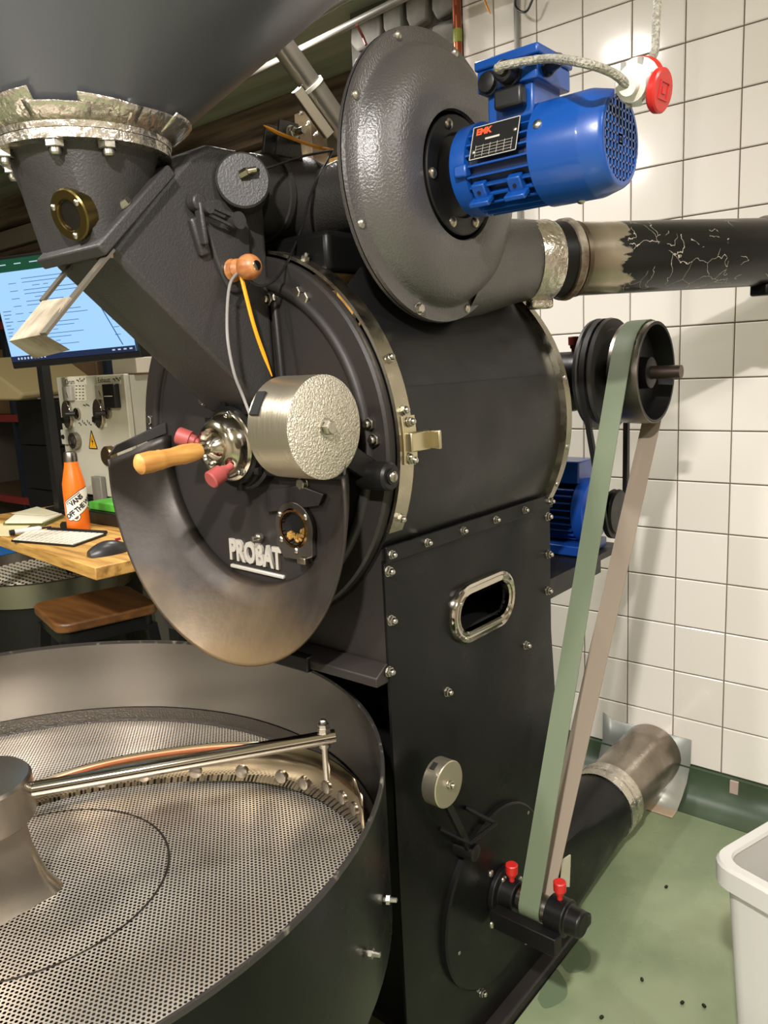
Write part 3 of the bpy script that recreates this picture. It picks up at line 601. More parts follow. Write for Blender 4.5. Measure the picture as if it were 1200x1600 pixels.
MB().lathe([(FZ + .0004, .209), (FZ + .0008, .211), (FZ + .0004, .213)], TC + V((.03, .055, 0)), UP, 80).build('weld_seam', mat('seam_dark', '#3a352f', .5, .8), CT)
hub = MB().lathe([(.735, 0), (.735, .083), (.738, .086), (.797, .086), (.802, .082), (.8045, .05), (.806, 0)], TC, UP, 48).build('hub', mat('hub_steel', '#a8a093', .27, .95, .05, 40), CT)
ped = MB(); rows = []
for z, s_ in ((.74, .055), (.69, .060), (.64, .072), (FZ, .088)):
    rows.append([TC + V((a, b_, z)) for a, b_ in rrect(0, 0, 2 * s_, 2 * s_, .3 * s_, 3)])
ped.grid(rows, closed=True).build('hub_pedestal', MATS['hub_steel'], CT)
MB().prism([TC + V((.02, -.10, FZ + .001)), TC + V((.105, -.045, FZ + .001)), TC + V((.06, -.04, FZ + .06))], V((-.01, -.012, .0))).build('hub_scraper', M_STEEL, CT)
ae = onZ(523, 1150, .778); ah = TC + V((0, 0, .772)); ad = (ae - ah)
arm = MB().lathe([(.07, 0), (.07, .017), (.078, .017), (.08, .0125), (ad.length, .0118), (ad.length, 0)], ah, ad, 24).build('arm', M_CHROME, CT)
eb = ae - ad.normalized() * .018
bolt(eb + V((0, 0, .010)), UP, .011, arm, 'cap', name='acorn_nut'); bolt(eb + V((0, 0, .018)), UP, .010, arm, 'cap', name='acorn_nut')
MB().lathe([(.009, 0), (.009, .010), (.016, .010), (.016, .006), (.075, .006), (.075, 0)], eb, (0, 0, -1), 12).build('blade_pin', M_ZINC, arm)
bl = spline([(.055, -1.775, 0), (.09, -1.69, 0), (.145, -1.615, 0), (.236, -1.527, 0), (.335, -1.462, 0), (.44, -1.437, 0), (.54, -1.449, 0), (.622, -1.478, 0)], 8)
n = len(bl)
def bt(i): t = i / (n - 1); return .668 + .030 * min(1, t * 2.2) + .018 * max(0, min(1, (t - .45) * 3)) - (.018 if t > .97 else 0)
blade = MB().grid([[V((p.x, p.y, FZ + .010)) for p in bl], [V((p.x, p.y, (FZ + bt(i)) / 2)) for i, p in enumerate(bl)], [V((p.x, p.y, bt(i))) for i, p in enumerate(bl)]]).build('blade', mat('blade_steel', '#a89c86', .16, 1, .04, 15), CT, solid=.0025)
cs = MB().grid([[V((p.x + .001, p.y - .0035, bt(i) - .014)) for i, p in enumerate(bl) if i < n * .62], [V((p.x + .001, p.y - .0035, bt(i) - .004)) for i, p in enumerate(bl) if i < n * .62]]).build('copper_coloured_strip', mat('copper_coloured_strip', '#b06a48', .35, .6), CT, solid=.001)  # thin copper-coloured band along the upper edge of the blade
for i in (12, 18, 24, 30, 36, 40, 45, 49, 53):
    if i < n - 1:
        p = bl[i]; d_ = (bl[i + 1] - bl[i - 1]).normalized(); nn = V((d_.y, -d_.x, 0)); zz_ = FZ + (.046 if i % 2 else .03)
        b = MB(); b.lathe([(0, 0), (0, .012), (.004, .012), (.005, .010), (.005, 0)], V((p.x, p.y, zz_)) + nn * .001, nn, 16); b.build('rivet', M_STEEL, blade)
for p, k in (((600, 1405), 1), ((573, 1488), 1)):
    q = onD(*p, 1.24); d_ = V((q.x - TC.x, q.y - TC.y, 0)).normalized()
    # slide along the ray to the wall of the pan
    t0, t1 = .6, 1.6
    for _ in range(50):
        tm = (t0 + t1) / 2; q = onD(*p, tm)
        # first hit from outside
        if math.hypot(q.x - TC.x, q.y - TC.y) > TR: t0 = tm
        else: t1 = tm
    d_ = V((q.x - TC.x, q.y - TC.y, 0)).normalized(); bolt(V((TC.x, TC.y, q.z)) + d_ * TR, d_, .007, ow, 'stud')

# ================================================================== HOPPER
HP = thing('bean_hopper', (HC.x, HC.y, HC.z + .012), 'huge dark conical bean hopper taped with foil above the feed chute', 'hopper')
z0 = HC.z + .0125
MB().lathe([(0, .10), (.010, .112), (.33, .505), (.34, .517), (.62, .53), (.62, .0)], (HC.x, HC.y, z0), UP, 96).build('cone', mat('hopper_sheet', '#64666d', .34, .35, .03, 6, rvar=.06, cscale=3), HP)
fr_ = MB().lathe([(0, .1), (0, .121), (.008, .122), (.010, .118), (.012, .1)], (HC.x, HC.y, z0), UP, 48).build('foil_band', M_FOIL, HP)
random.seed(11)
for k in range(13):
    a0 = k * 360 / 13 - 4; a1 = a0 + 34; hgt = random.uniform(.014, .027); sk = random.uniform(-.005, .006); b = MB(); rows = []
    for j in range(4):
        t = j / 3; row = []
        for i in range(9):
            u_ = i / 8; a = math.radians(a0 + (a1 - a0) * u_); h_ = (hgt + sk * (u_ - .5) * 2) * t; zc_ = .008 + h_
            rc = .1225 if t == 0 else .1225 + max(0, zc_ - .010) * 1.22 + .001 * (k % 2) + random.uniform(0, .001)
            row.append((HC.x + rc * math.cos(a), HC.y + rc * math.sin(a), z0 + zc_))
        rows.append(row)
    b.grid(rows).build('foil_tape', M_FOIL, HP, solid=.0005, smooth=20)
# ================================================================== EXHAUST FAN
FC = V((0, -1.240, 1.676)); FXF = .64
EF = thing('exhaust_fan', (FXF, FC.y, 1.45), 'black cast iron centrifugal blower housing with bolted rim on top of the drum', 'exhaust fan')
fh = MB(); fh.lathe([(.36, 0), (.36, .06), (.50, .075), (.56, .125), (FXF - .014, .19), (FXF - .008, .2225), (FXF - .001, .2235)], FC, PX, 72)
fh.build('rear_casing', M_FAN, EF)
dome = MB().lathe([(FXF + .001, .2235), (FXF + .007, .222), (FXF + .008, .203), (FXF + .011, .199), (FXF + .018, .196), (FXF + .034, .186), (FXF + .047, .168), (FXF + .054, .146), (FXF + .055, .122), (FXF + .052, .106), (FXF + .050, .098), (FXF + .044, .096)], FC, PX, 72).build('front_casing', M_FAN, EF)
MB().lathe([(FXF - .001, .2215), (FXF + .001, .2215)], FC, PX, 72).build('gasket', M_RUBBER, EF)
for p in [(618, 40), (549, 140), (562, 351), (655, 484), (731, 484), (712, 75)]:
    q = onX(*p, FXF + .008); d_ = V((0, q.y - FC.y, q.z - FC.z)); d_ = d_.normalized() * .2125; bolt((FXF + .007, FC.y + d_.y, FC.z + d_.z), PX, .0078, dome, 'dome' if p[0] != 655 else 'hex')
hubd = MB().lathe([(FXF + .040, 0), (FXF + .040, .090), (FXF + .049, .090), (FXF + .051, .088), (FXF + .051, .064), (FXF + .044, .06), (FXF + .044, 0)], FC, PX, 48).build('motor_flange', M_BLACK, EF)
for a in (112, 185, 250, 300, 20, 60): t = math.radians(a); bolt((FXF + .051, FC.y + .077 * math.cos(t), FC.z + .077 * math.sin(t)), PX, .0085, hubd, 'dome', m=M_NICKEL)
# outlet of the scroll
P0 = onD(880, 406, 1.58); P1 = onD(1200, 394, 1.74); pd = (P1 - P0).normalized()
oc = P0 - pd * .115
on = [V((.585, -1.16, 1.545)), V((.59, -1.06, 1.555)), oc, P0 - pd * .035]
rows = []; 
sp_ = spline(on, 6)
for i, p in enumerate(sp_):
    t = (sp_[min(i + 1, len(sp_) - 1)] - sp_[max(i - 1, 0)]).normalized(); u = V((0, 0, 1)).cross(t).normalized(); v = t.cross(u); s_ = i / (len(sp_) - 1); r_ = .09 * (1 - s_) + .0735 * s_
    rows.append([p + (u * math.cos(a) + v * math.sin(a)) * r_ for a in [2 * math.pi * k / 32 for k in range(32)]])
MB().grid(rows, closed=True).build('outlet', M_FAN, EF)
MB().box(onX(722, 410, FXF + .035), (.016, .012, .055)).build('casting_lug', M_CAST, EF, bevel=.003)

# ================================================================== EXHAUST PIPE
EP = thing('exhaust_pipe', tuple(P0), 'black exhaust pipe with flaking paint and foil-taped joint running to the tiled wall', 'pipe')
Lp = (P1 - P0).length; Lend = (-P0.y) / pd.y - .002
up_p = V((0, 0, 1))
pr_ = MB().lathe([(.0, 0), (.0, .0712), (Lend, .0712), (Lend, 0)], P0, pd, 48, mi=0)
pipe = pr_.build('pipe', mat('pipe_black', '#1b1a1a', .27, 0, .1, 30), EP)
m = MATS['pipe_black']; nt = m.node_tree; N = nt.nodes; L = nt.links; B_ = N['Principled BSDF']
# bare steel near the joint with a ragged edge where the paint has burnt off, plus a net of cracks
geo = N.new('ShaderNodeNewGeometry'); vm = N.new('ShaderNodeVectorMath'); vm.operation = 'SUBTRACT'; vm.inputs[1].default_value = P0; L.new(geo.outputs['Position'], vm.inputs[0])
dt = N.new('ShaderNodeVectorMath'); dt.operation = 'DOT_PRODUCT'; dt.inputs[1].default_value = pd; L.new(vm.outputs[0], dt.inputs[0])
nz = N.new('ShaderNodeTexNoise'); nz.inputs['Scale'].default_value = 28; nz.inputs['Detail'].default_value = 6; mpn = N.new('ShaderNodeMapping'); mpn.inputs['Scale'].default_value = (.35, .35, 1.6); L.new(geo.outputs['Position'], mpn.inputs['Vector']); L.new(mpn.outputs[0], nz.inputs['Vector'])
ma = N.new('ShaderNodeMath'); ma.operation = 'MULTIPLY_ADD'; ma.inputs[1].default_value = -.16; L.new(nz.outputs['Fac'], ma.inputs[0]); L.new(dt.outputs['Value'], ma.inputs[2])
st = N.new('ShaderNodeMapRange'); st.inputs['From Min'].default_value = .020; st.inputs['From Max'].default_value = .030; L.new(ma.outputs[0], st.inputs['Value'])
vo = N.new('ShaderNodeTexVoronoi'); vo.feature = 'DISTANCE_TO_EDGE'; vo.inputs['Scale'].default_value = 21; nw = N.new('ShaderNodeTexNoise'); nw.inputs['Scale'].default_value = 14; nw.inputs['Detail'].default_value = 4; L.new(geo.outputs['Position'], nw.inputs['Vector']); wv = N.new('ShaderNodeVectorMath'); wv.operation = 'MULTIPLY_ADD'; wv.inputs[1].default_value = (.09, .09, .09); L.new(nw.outputs['Color'], wv.inputs[0]); L.new(geo.outputs['Position'], wv.inputs[2]); L.new(wv.outputs[0], vo.inputs['Vector'])
n5 = N.new('ShaderNodeTexNoise'); n5.inputs['Scale'].default_value = 9; L.new(geo.outputs['Position'], n5.inputs['Vector'])
cr = N.new('ShaderNodeMath'); cr.operation = 'LESS_THAN'; cr.inputs[1].default_value = .009; L.new(vo.outputs['Distance'], cr.inputs[0])
c2 = N.new('ShaderNodeMath'); c2.operation = 'GREATER_THAN'; c2.inputs[1].default_value = .53; L.new(n5.outputs['Fac'], c2.inputs[0]); c3 = N.new('ShaderNodeMath'); c3.operation = 'MULTIPLY'; L.new(cr.outputs[0], c3.inputs[0]); L.new(c2.outputs[0], c3.inputs[1])
mA = N.new('ShaderNodeMix'); mA.data_type = 'RGBA'; mA.inputs['A'].default_value = srgb('#0c0c0c'); mA.inputs['B'].default_value = srgb('#a8a294'); L.new(c3.outputs[0], mA.inputs['Factor'])
bare = N.new('ShaderNodeMapRange'); bare.inputs['From Min'].default_value = 0; bare.inputs['From Max'].default_value = .07; L.new(dt.outputs['Value'], bare.inputs['Value'])
mB = N.new('ShaderNodeMix'); mB.data_type = 'RGBA'; mB.inputs['A'].default_value = srgb('#5a4a3a'); mB.inputs['B'].default_value = srgb('#b5aa98'); L.new(bare.outputs[0], mB.inputs['Factor'])
mC = N.new('ShaderNodeMix'); mC.data_type = 'RGBA'; L.new(st.outputs[0], mC.inputs['Factor']); L.new(mB.outputs['Result'], mC.inputs['A']); L.new(mA.outputs['Result'], mC.inputs['B']); L.new(mC.outputs['Result'], B_.inputs['Base Color'])
iv = N.new('ShaderNodeMath'); iv.operation = 'MULTIPLY_ADD'; iv.inputs[1].default_value = -.85; iv.inputs[2].default_value = .85; L.new(st.outputs[0], iv.inputs[0]); L.new(iv.outputs[0], B_.inputs['Metallic'])
MB().lathe([(-.085, .070), (-.085, .0755), (-.045, .0775), (-.035, .0745), (-.035, .068)], P0, pd, 40).build('foil_wrap', M_FOIL, EP)
MB().lathe([(-.035, .071), (-.035, .0735), (-.008, .0735), (-.008, .071)], P0, pd, 40).build('collar', M_BLACK, EP)
MB().lathe([(-.008, .071), (-.007, .078), (.004, .0795), (.010, .076), (.012, .071)], P0, pd, 40).build('joint_sealant', M_SEAL, EP)
MB().lathe([(.014, .071), (.015, .0735), (.024, .0735), (.025, .071)], P0, pd, 40).build('joint_sealant', M_BARE, EP)
uu = pd.cross(V((0, 0, 1))).normalized()
MB().box(P0 - pd * .055 + V((0, 0, -.082)), (.05, .03, .022), Matrix((pd, uu, V((0, 0, 1)))).transposed()).build('foil_lump', M_FOIL, EP, bevel=.006)
MB().lathe([(Lp - .012, .071), (Lp - .012, .0765), (Lp + .012, .0765), (Lp + .012, .071)], P0, pd, 40).build('joint_sealant', M_SEAL, EP)
MB().box(P1 + pd * .01 + V((0, 0, -.079)), (.07, .05, .026), Matrix((pd, uu, V((0, 0, 1)))).transposed()).build('clamp', M_SHEET, EP, bevel=.005)

# ================================================================== ELECTRIC MOTOR ON THE FAN
MX0 = FXF + .068; MC = FC
def motor(root, C0, d, L_, R, mblue, plate=True, up=UP, detail=True):
    d = V(d).normalized(); upv = V(up); side = d.cross(upv).normalized()     # side: direction to the right when looking along d
    MB().lathe([(0, 0), (0, R * .80), (L_ * .03, R * .93), (L_ * .14, R * .95), (L_ * .15, R * .82)], C0, d, 40).build('end_shield', mblue, root)
    MB().lathe([(L_ * .13, 0), (L_ * .13, R * .80), (L_ * .60, R * .80), (L_ * .60, 0)], C0, d, 40).build('stator', mat('stator_gap_shade', '#0a1f42', .5), root)  # darker than the fins: shade of the gaps put into the colour
    fb_ = MB()
    for k in range(28):
        a = 2 * math.pi * (k + .5) / 28; n_ = side * math.cos(a) + upv * math.sin(a)
        if n_.dot(upv) > .8: continue
        fb_.bar(C0 + d * L_ * .15 + n_ * R * .87, C0 + d * L_ * .585 + n_ * R * .87, R * .035, R * .17, up=n_)
    fb_.build('cooling_fins', mblue, root)
    cov_ = MB().lathe([(L_ * .57, R * .90), (L_ * .57, R * 1.0), (L_ * .86, R * 1.0), (L_ * .88, R * .99), (L_ * .975, R * .90), (L_ * .995, R * .86), (L_, R * .83), (L_, R * .76), (L_ * .985, R * .755)], C0, d, 48).build('fan_cover', mblue, root)
    e = C0 + d * L_ * .993
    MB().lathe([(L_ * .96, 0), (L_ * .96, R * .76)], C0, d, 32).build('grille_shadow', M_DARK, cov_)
    g = MB(); st_ = R * .765 * 2 / 10
    for k in range(-5, 6):
        o_ = (k + .5) * st_
        if abs(o_) < R * .75:
            h_ = math.sqrt(max(0, (R * .76) ** 2 - o_ ** 2)); g.bar(e + side * o_ - upv * h_, e + side * o_ + upv * h_, st_ * .34, .002, up=d); g.bar(e + upv * o_ - side * h_, e + upv * o_ + side * h_, st_ * .26, .002, up=d)
    g.lathe([(0, R * .13), (.002, R * .13), (.002, 0)], e - d * .001, d, 20); g.build('grille', mblue, cov_)
    MB().cyl(e + d * .001, e + d * .003, R * .03, n=10).build('grille_hole', M_DARK, cov_)
    return side, upv, cov_
EM = thing('electric_motor', (MX0, MC.y, MC.z), 'bright blue finned electric motor mounted on the exhaust fan', 'motor')
ML, MR = .248, .0715
side, upv, cov_ = motor(EM, V((MX0, MC.y, MC.z)), PX, ML, MR, M_BLUE)
# side = X x Z = -Y : towards the camera
mo = V((MX0, MC.y, MC.z))
bolt(mo + V((ML * .63, 0, 0)) + (side * .93 + upv * .37).normalized() * MR, (side * .93 + upv * .37), .007, cov_, 'dome'); bolt(mo + V((ML * .76, 0, -MR)), (0, 0, -1), .006, cov_, 'dome')
bx = mo + V((.100, 0, MR * .84))
tb_ = MB(); tb_.box(bx + V((0, -.002, .012)), (.075, .082, .05)); tb_.box(bx + V((0, -.002, .047)), (.098, .10, .03)); tb_.build('terminal_box', M_BLUE, EM, bevel=.003)
MB().box(bx + V((0, -.002, .069)), (.104, .106, .014)).build('terminal_lid', M_BLUE, EM, bevel=.003)
fr0 = bx + V((0, -.052, .045))
def gland(p, d, r, L_, parent, m=M_BPLAS): return MB().lathe([(0, 0), (0, r), (L_ * .35, r), (L_ * .35, r * .85), (L_ * .9, r * .8), (L_, r * .65), (L_, 0)], p, d, 14).build('cable_gland', m, parent)
gland(fr0 + V((-.030, .004, -.002)), NY, .017, .012, EM); gland(fr0 + V((.008, .004, 0)), NY, .018, .03, EM); gland(fr0 + V((.045, .03, .004)), (.8, -.5, 0), .012, .04, EM)
g2 = MB(); g2.b2(tuple(fr0 + V((-.015, -.012, -.045))), tuple(fr0 + V((.03, .006, -.018)))); g2.build('cable_entry', M_BPLAS, EM, bevel=.004)
# nameplate
nn_ = (side * .93 + upv * .30).normalized(); tu = PX; vv_ = nn_.cross(V(PX)); vv_ = vv_ if vv_.z > 0 else -vv_
npc = mo + V((.088, 0, 0)) + nn_ * (MR * .985)
Mn = basis(PX, vv_, npc); 
pb_ = MB(); pb_.box((0, 0, 0), (.078, .050, .0015)); npl = pb_.build('nameplate', mat('nameplate_black', '#1c1c1c', .4, .3), EM, origin=(0, 0, 0)); put(npl, Mn, EM)
b = MB()
for (x, y, sx_, sy_) in ((0, .0245, .078, .001), (0, -.0245, .078, .001), (.0385, 0, .001, .05), (-.0385, 0, .001, .05)): b.box((x, y, .001), (sx_, sy_, .0006))
b.box((-.004, .0035, .0009), (.024, .0028, .0004))
for r_ in range(4): b.box((0, -.006 - r_ * .0045, .0009), (.062, .0004, .0004))
for c_ in range(6): b.box((-.03 + c_ * .012, -.013, .0009), (.0004, .018, .0004))
o = b.build('nameplate_print', mat('plate_print', '#b9b4a8', .4), npl, origin=(0, 0, 0)); put(o, Mn, npl)
text_at('nameplate_text', 'EMK', .013, Mn @ Matrix.Translation((-.020, .0155, .0012)), mat('plate_orange', '#e0532a', .5), npl, .0002, 1, .0006)
for sx_ in (-.033, .033): bolt(Mn @ V((sx_, -.004 + sx_ * .3, .001)), nn_, .0035, npl, 'dome')
# foot lugs underneath
for fx in (.055, .115):
    n2 = (side * .80 - upv * .60).normalized(); c_ = mo + V((fx, 0, 0)) + n2 * MR * .95
    R3 = Matrix((V(PX), n2, V(PX).cross(n2))).transposed(); lg = MB().box(c_, (.022, .014, .024), R3).box(c_ - V((0, 0, .016)), (.034, .02, .008), R3).build('foot_lug', M_BLUE, EM, bevel=.002)
    MB().cyl(c_ + n2 * .0065, c_ + n2 * .0085, .003, n=8).build('lug_hole', M_DARK, lg)
b = MB().box(mo + V((.03, 0, 0)) + (side * .98 - upv * .18) * MR * .93, (.022, .016, .018)); b.build('earth_lug', M_BLUE, EM, bevel=.003)
# ---- braided cable to the plug, plug with its red cap hanging under a second cable
m_braid = mat('braided_cable', '#a8a494', .5, .2, 1, 260, col2='#7c786c', cscale=220)
gp = fr0 + V((.008, -.026, 0)); PLD = 1.02
pl0 = onD(986, 132, PLD); pl1 = pl0 + (_r * .036 + _u * .028 + _fw * .034)
cb = spline([gp + V((0, .01, 0)), gp + V((.004, -.012, .0)), onD(850, 92, (gp - CAM).dot(_fw) - .02), onD(905, 97, .985), onD(955, 113, 1.0), onD(980, 132, PLD - .005), pl0], 8)
tag(MB().tube(cb, .0058, 10).build('braided_cable', m_braid), 'grey braided cable arching from the blue motor to the plug', 'cable')
PG = thing('power_plug', tuple(pl0), 'white and red industrial power plug with open red cap near blue motor', 'plug')
pdir = (pl1 - pl0).normalized()
MB().lathe([(0, 0), (0, .012), (.008, .014), (.01, .021), (.024, .025), (.027, .029), (.035, .029), (.035, .0)], pl0 - pdir * .012, pdir, 20).build('plug_body', M_WHITE, PG)
for k in range(6):
    t = 2 * math.pi * k / 6; u, v, _ = frame(pdir); MB().box(pl0 + pdir * .010 + (u * math.cos(t) + v * math.sin(t)) * .0235, (.006, .006, .014)).build('plug_rib', mat('grey_plastic', '#8a8780', .4), PG)
MB().lathe([(.034, .0), (.034, .0285), (.040, .029), (.052, .0275), (.054, 0)], pl0 - pdir * .012, pdir, 24).build('plug_collar', M_RED2, PG)
u, v, _ = frame(pdir)
cc = onD(1030, 142, PLD - .005); cn = (_r * .62 - _fw * .55 - _u * .25).normalized()
MB().lathe([(-.006, 0), (-.006, .024), (-.003, .0265), (.004, .0265), (.006, .024), (.006, .0)], cc, cn, 28).build('plug_cap', M_RED2, PG)
cu, cv, _c = frame(cn); b = MB(); Rc = Matrix((cu, cv, cn)).transposed()
for (a, c_, sa_, sc_2) in ((0, .010, .022, .002), (0, -.010, .022, .002), (.011, 0, .002, .022), (-.011, 0, .002, .022), (0, 0, .008, .008)): b.box(cc + cn * .0065 + cu * a + cv * c_, (sa_, sc_2, .0016), Rc)
b.build('cap_emblem', M_RED2, PG)
MB().bar(cc - cn * .004, pl0 + pdir * .034, .014, .008).build('cap_hinge', M_RED2, PG)
hc = spline([pl0 + pdir * .02 + _u * .02, onD(1021, 86, PLD + .05), onD(1025, 40, PLD + .06), onD(1029, -40, PLD + .07), onD(1035, -220, PLD + .09), V((onD(1035, -220, PLD + .09).x + .02, onD(1035, -220, PLD + .09).y + .02, CZ - .001))], 6)
tag(MB().tube(hc, .0058, 10).build('hanging_cable', m_braid), 'grey braided cable hanging from the ceiling down to the plug', 'cable')

# ================================================================== BELTS
def belt(name, x0, x1, c0_, r0, c1_, r1, th, mats, n=14, split=None):
    # closed belt round two pulleys in a plane X = const
    (y0, z0_), (y1, z1) = c0_, c1_; d = V((y1 - y0, z1 - z0_)); D = d.length; ang = math.atan2(d.y, d.x); be = math.acos((r0 - r1) / D)
    pts = []
    for k in range(n + 1): a = ang + be + (2 * math.pi - 2 * be) * k / n; pts.append((y0, z0_, r0, a))
    for k in range(n + 1): a = ang - be + (2 * be) * k / n; pts.append((y1, z1, r1, a))
    b = MB(); N_ = len(pts); ring = []
    for (y, z, r_, a) in pts:
        for x, rr_ in ((x0, r_), (x1, r_), (x1, r_ + th), (x0, r_ + th)): ring.append((x, y + rr_ * math.cos(a), z + rr_ * math.sin(a)))
    fs = []; ms = []
    for i in range(N_):
        j = (i + 1) % N_; mi = 1 if (i == N_ - 1 or i < n // 2 + 1) else 0
        if len(mats) == 1: mi = 0
        for k in range(4): fs.append((i * 4 + k, i * 4 + (k + 1) % 4, j * 4 + (k + 1) % 4, j * 4 + k)); ms.append(mi)
    b.v = ring; b.f = fs; b.m = ms; return b.build(name, mats, fix=False)
fb2 = belt('flat_belt', PUX - .024, PUX + .020, (SHY, SHZ), .1134, (LY, LZ), .0264, .0025, [M_BELTG, M_BELTT]); tag(fb2, 'long flat belt, green outer run and tan return, from rear pulley to floor pulley', 'belt')
DMC = onX(962, 800, .645)
vb = belt('v_belt', .638, .650, (SHY, SHZ), .116, (DMC.y, DMC.z), .055, .010, [M_RUBBER]); tag(vb, 'black rubber V-belt between the grooved pulley and the lower blue motor', 'belt')
DM = thing('drive_motor', (.5, DMC.y, DMC.z - .1), 'dark blue drive motor on a bracket behind the roaster', 'motor')
motor(DM, V((.60, DMC.y, DMC.z)), NX, .25, .085, M_NAVY)
MB().lathe([(.60, 0), (.60, .02), (.632, .02), (.632, .052), (.638, .056), (.642, .047), (.646, .047), (.650, .056), (.656, .052), (.656, .0)], (0, DMC.y, DMC.z), PX, 32).build('motor_pulley', M_BLACK, DM)
MB().b2((.48, DMC.y - .045, DMC.z + .07), (.57, DMC.y + .045, DMC.z + .125)).build('terminal_box', M_NAVY, DM, bevel=.004)
MB().b2((.40, DMC.y - .09, DMC.z - .10), (.60, DMC.y + .05, DMC.z - .075)).build('motor_foot', M_NAVY, DM, bevel=.003)
brq = MB(); brq.b2((.38, YRE + .001, DMC.z - .118), (.62, DMC.y + .10, DMC.z - .102)); brq.b2((.60, YRE + .001, DMC.z - .145), (.625, DMC.y - .04, DMC.z - .10)); tag(brq.build('motor_bracket', M_BLACK, DM))

# ================================================================== COOLING AIR DUCT ON THE FLOOR
DX, DZ, DR = .535, .112, .096
CD = thing('cooling_duct', (DX, -.4, 0), 'fat metal air duct with black funnel running along the floor into the wall', 'duct')
MB().lathe([(-.34, 0), (-.34, DR), (-.004, DR), (-.004, 0)], (DX, 0, DZ), PY, 48).build('sleeve', mat('galvanised', '#a2988a', .3, .85, .06, 12, col2='#75685a', cscale=5, rvar=.1), CD)
MB().lathe([(-.40, .094), (-.40, .102), (-.372, .104), (-.366, .1), (-.35, .1), (-.345, .103), (-.325, .103), (-.32, .096)], (DX, 0, DZ), PY, 48).build('foil_wrap', M_FOIL, CD)
rows = []; n = 40
for i in range(5):
    s_ = i / 4; row = []
    for k in range(n):
        t = 2 * math.pi * k / n; c_, s2 = math.cos(t), math.sin(t); m4 = (abs(c_) ** 8 + abs(s2) ** 8) ** .125
        A1 = V((DX + .098 * c_, -.395, DZ + .098 * s2)); B1 = V((.555 + .085 * c_ / m4, YRE + .02, .135 + .125 * s2 / m4)); row.append(A1.lerp(B1, s_))
    rows.append(row)
MB().grid(rows, closed=True).build('funnel', M_SHEET, CD, smooth=30)
wpl = MB().grid([[(x, y_, z_ + (.018 if x < .4 and z_ > .15 else 0)) for x in (.368, .40, .53, .66)] for y_, z_ in ((-.003, .190), (-.006, .112), (-.035, .062), (-.075, .03), (-.122, .004))]).build('wall_flange', mat('grey_sheet', '#8d918b', .35, .35, .3, 10, col2='#aaa89e', cscale=8), CD, solid=.003)
MB().b2((.50, -.16, .0005), (.66, -.112, .006)).build('mortar_patch', mat('mortar', '#b09a80', .9, 0, .6, 40), CD, bevel=.003)
# ================================================================== WHITE BIN
bz = .50; c0b = onZ(1103, 1338, bz); e1 = (onZ(1200, 1281, bz) - c0b).normalized(); e2 = (onZ(1200, 1400, bz) - c0b).normalized(); e2 = (e2 - e1 * e2.dot(e1)).normalized()
bw, bd = .42, .36; bc = c0b + e1 * bw / 2 + e2 * bd / 2
BN = thing('plastic_bin', (bc.x, bc.y, 0), 'white rectangular plastic bin with rolled rim standing on the green floor', 'bin')
def ringb(s_, z, r_): return [V((bc.x, bc.y, z)) + e1 * a + e2 * b_ for a, b_ in rrect(0, 0, bw - s_, bd - s_, r_, 5)]
MB().grid([ringb(.09, .001, .03), ringb(.036, bz - .05, .035), ringb(.036, bz - .004, .035), ringb(.042, bz - .004, .035), ringb(.042, bz - .05, .033), ringb(.10, .012, .03)], closed=True).add(ringb(.10, .012, .03), [tuple(range(24))]).add(ringb(.09, .001, .03), [tuple(range(24))]).build('body', mat('bin_white', '#b9b6b0', .45, 0, .02, 30), BN)
MB().grid([ringb(.040, bz - .045, .035), ringb(.0, bz - .043, .045), ringb(-.002, bz - .006, .046), ringb(.006, bz, .044), ringb(.040, bz, .036), ringb(.046, bz - .006, .034)], closed=True).build('rim', MATS['bin_white'], BN)

# ================================================================== CABLES AND TIES ON THE FRONT
c1 = onX(520, 235, .43)
pcable = spline([pcp + V((.02, .014, .006)), onX(420, 262, CX1 + .02), onX(470, 245, .43), c1], 8)
loop_ = spline([c1, onX(487, 300, .44), onX(470, 360, .45), onX(440, 425, CX1 + .05), onX(410, 447, CX1 + .05), onX(385, 435, CX1 + .04), onX(372, 425, CX1 + .026)], 8)
tag(MB().tube(pcable + loop_[1:], .0022, 8).build('probe_cable', M_BPLAS), 'thin black probe cable looping from the flue cap to the wooden knob', 'cable')
gw = spline([onX(372, 424, CX1 + .03), onX(358, 450, CX1 + .03), onX(355, 520, CX1 + .05), onX(365, 580, CX1 + .06), onX(380, 620, .50), onX(397, 665, .52)], 8)
tag(MB().tube(gw, .0024, 8).build('sensor_wire', M_GREYW), 'thin grey sensor wire hanging from the wooden knob to the counterweight', 'wire')
def tie(p, label):
    o = MB(); pts = spline(p, 8); rows = []
    o.tube(pts, [.0032] * (len(pts) - 4) + [.0028, .0022, .0016, .001], 6); tag(o.build('cable_tie', M_ORANGE), label, 'cable tie')
tie([onX(376, 428, CX1 + .035), onX(385, 465, CX1 + .04), onX(400, 520, CX1 + .045), onX(425, 588, CX1 + .05)], 'orange cable tie dangling from the wooden knob')
tie([c1 + V((0, 0, 0)), onX(490, 228, .40), onX(440, 210, .42), onX(412, 196, .44)], 'orange cable tie sticking out above the flue pipe')

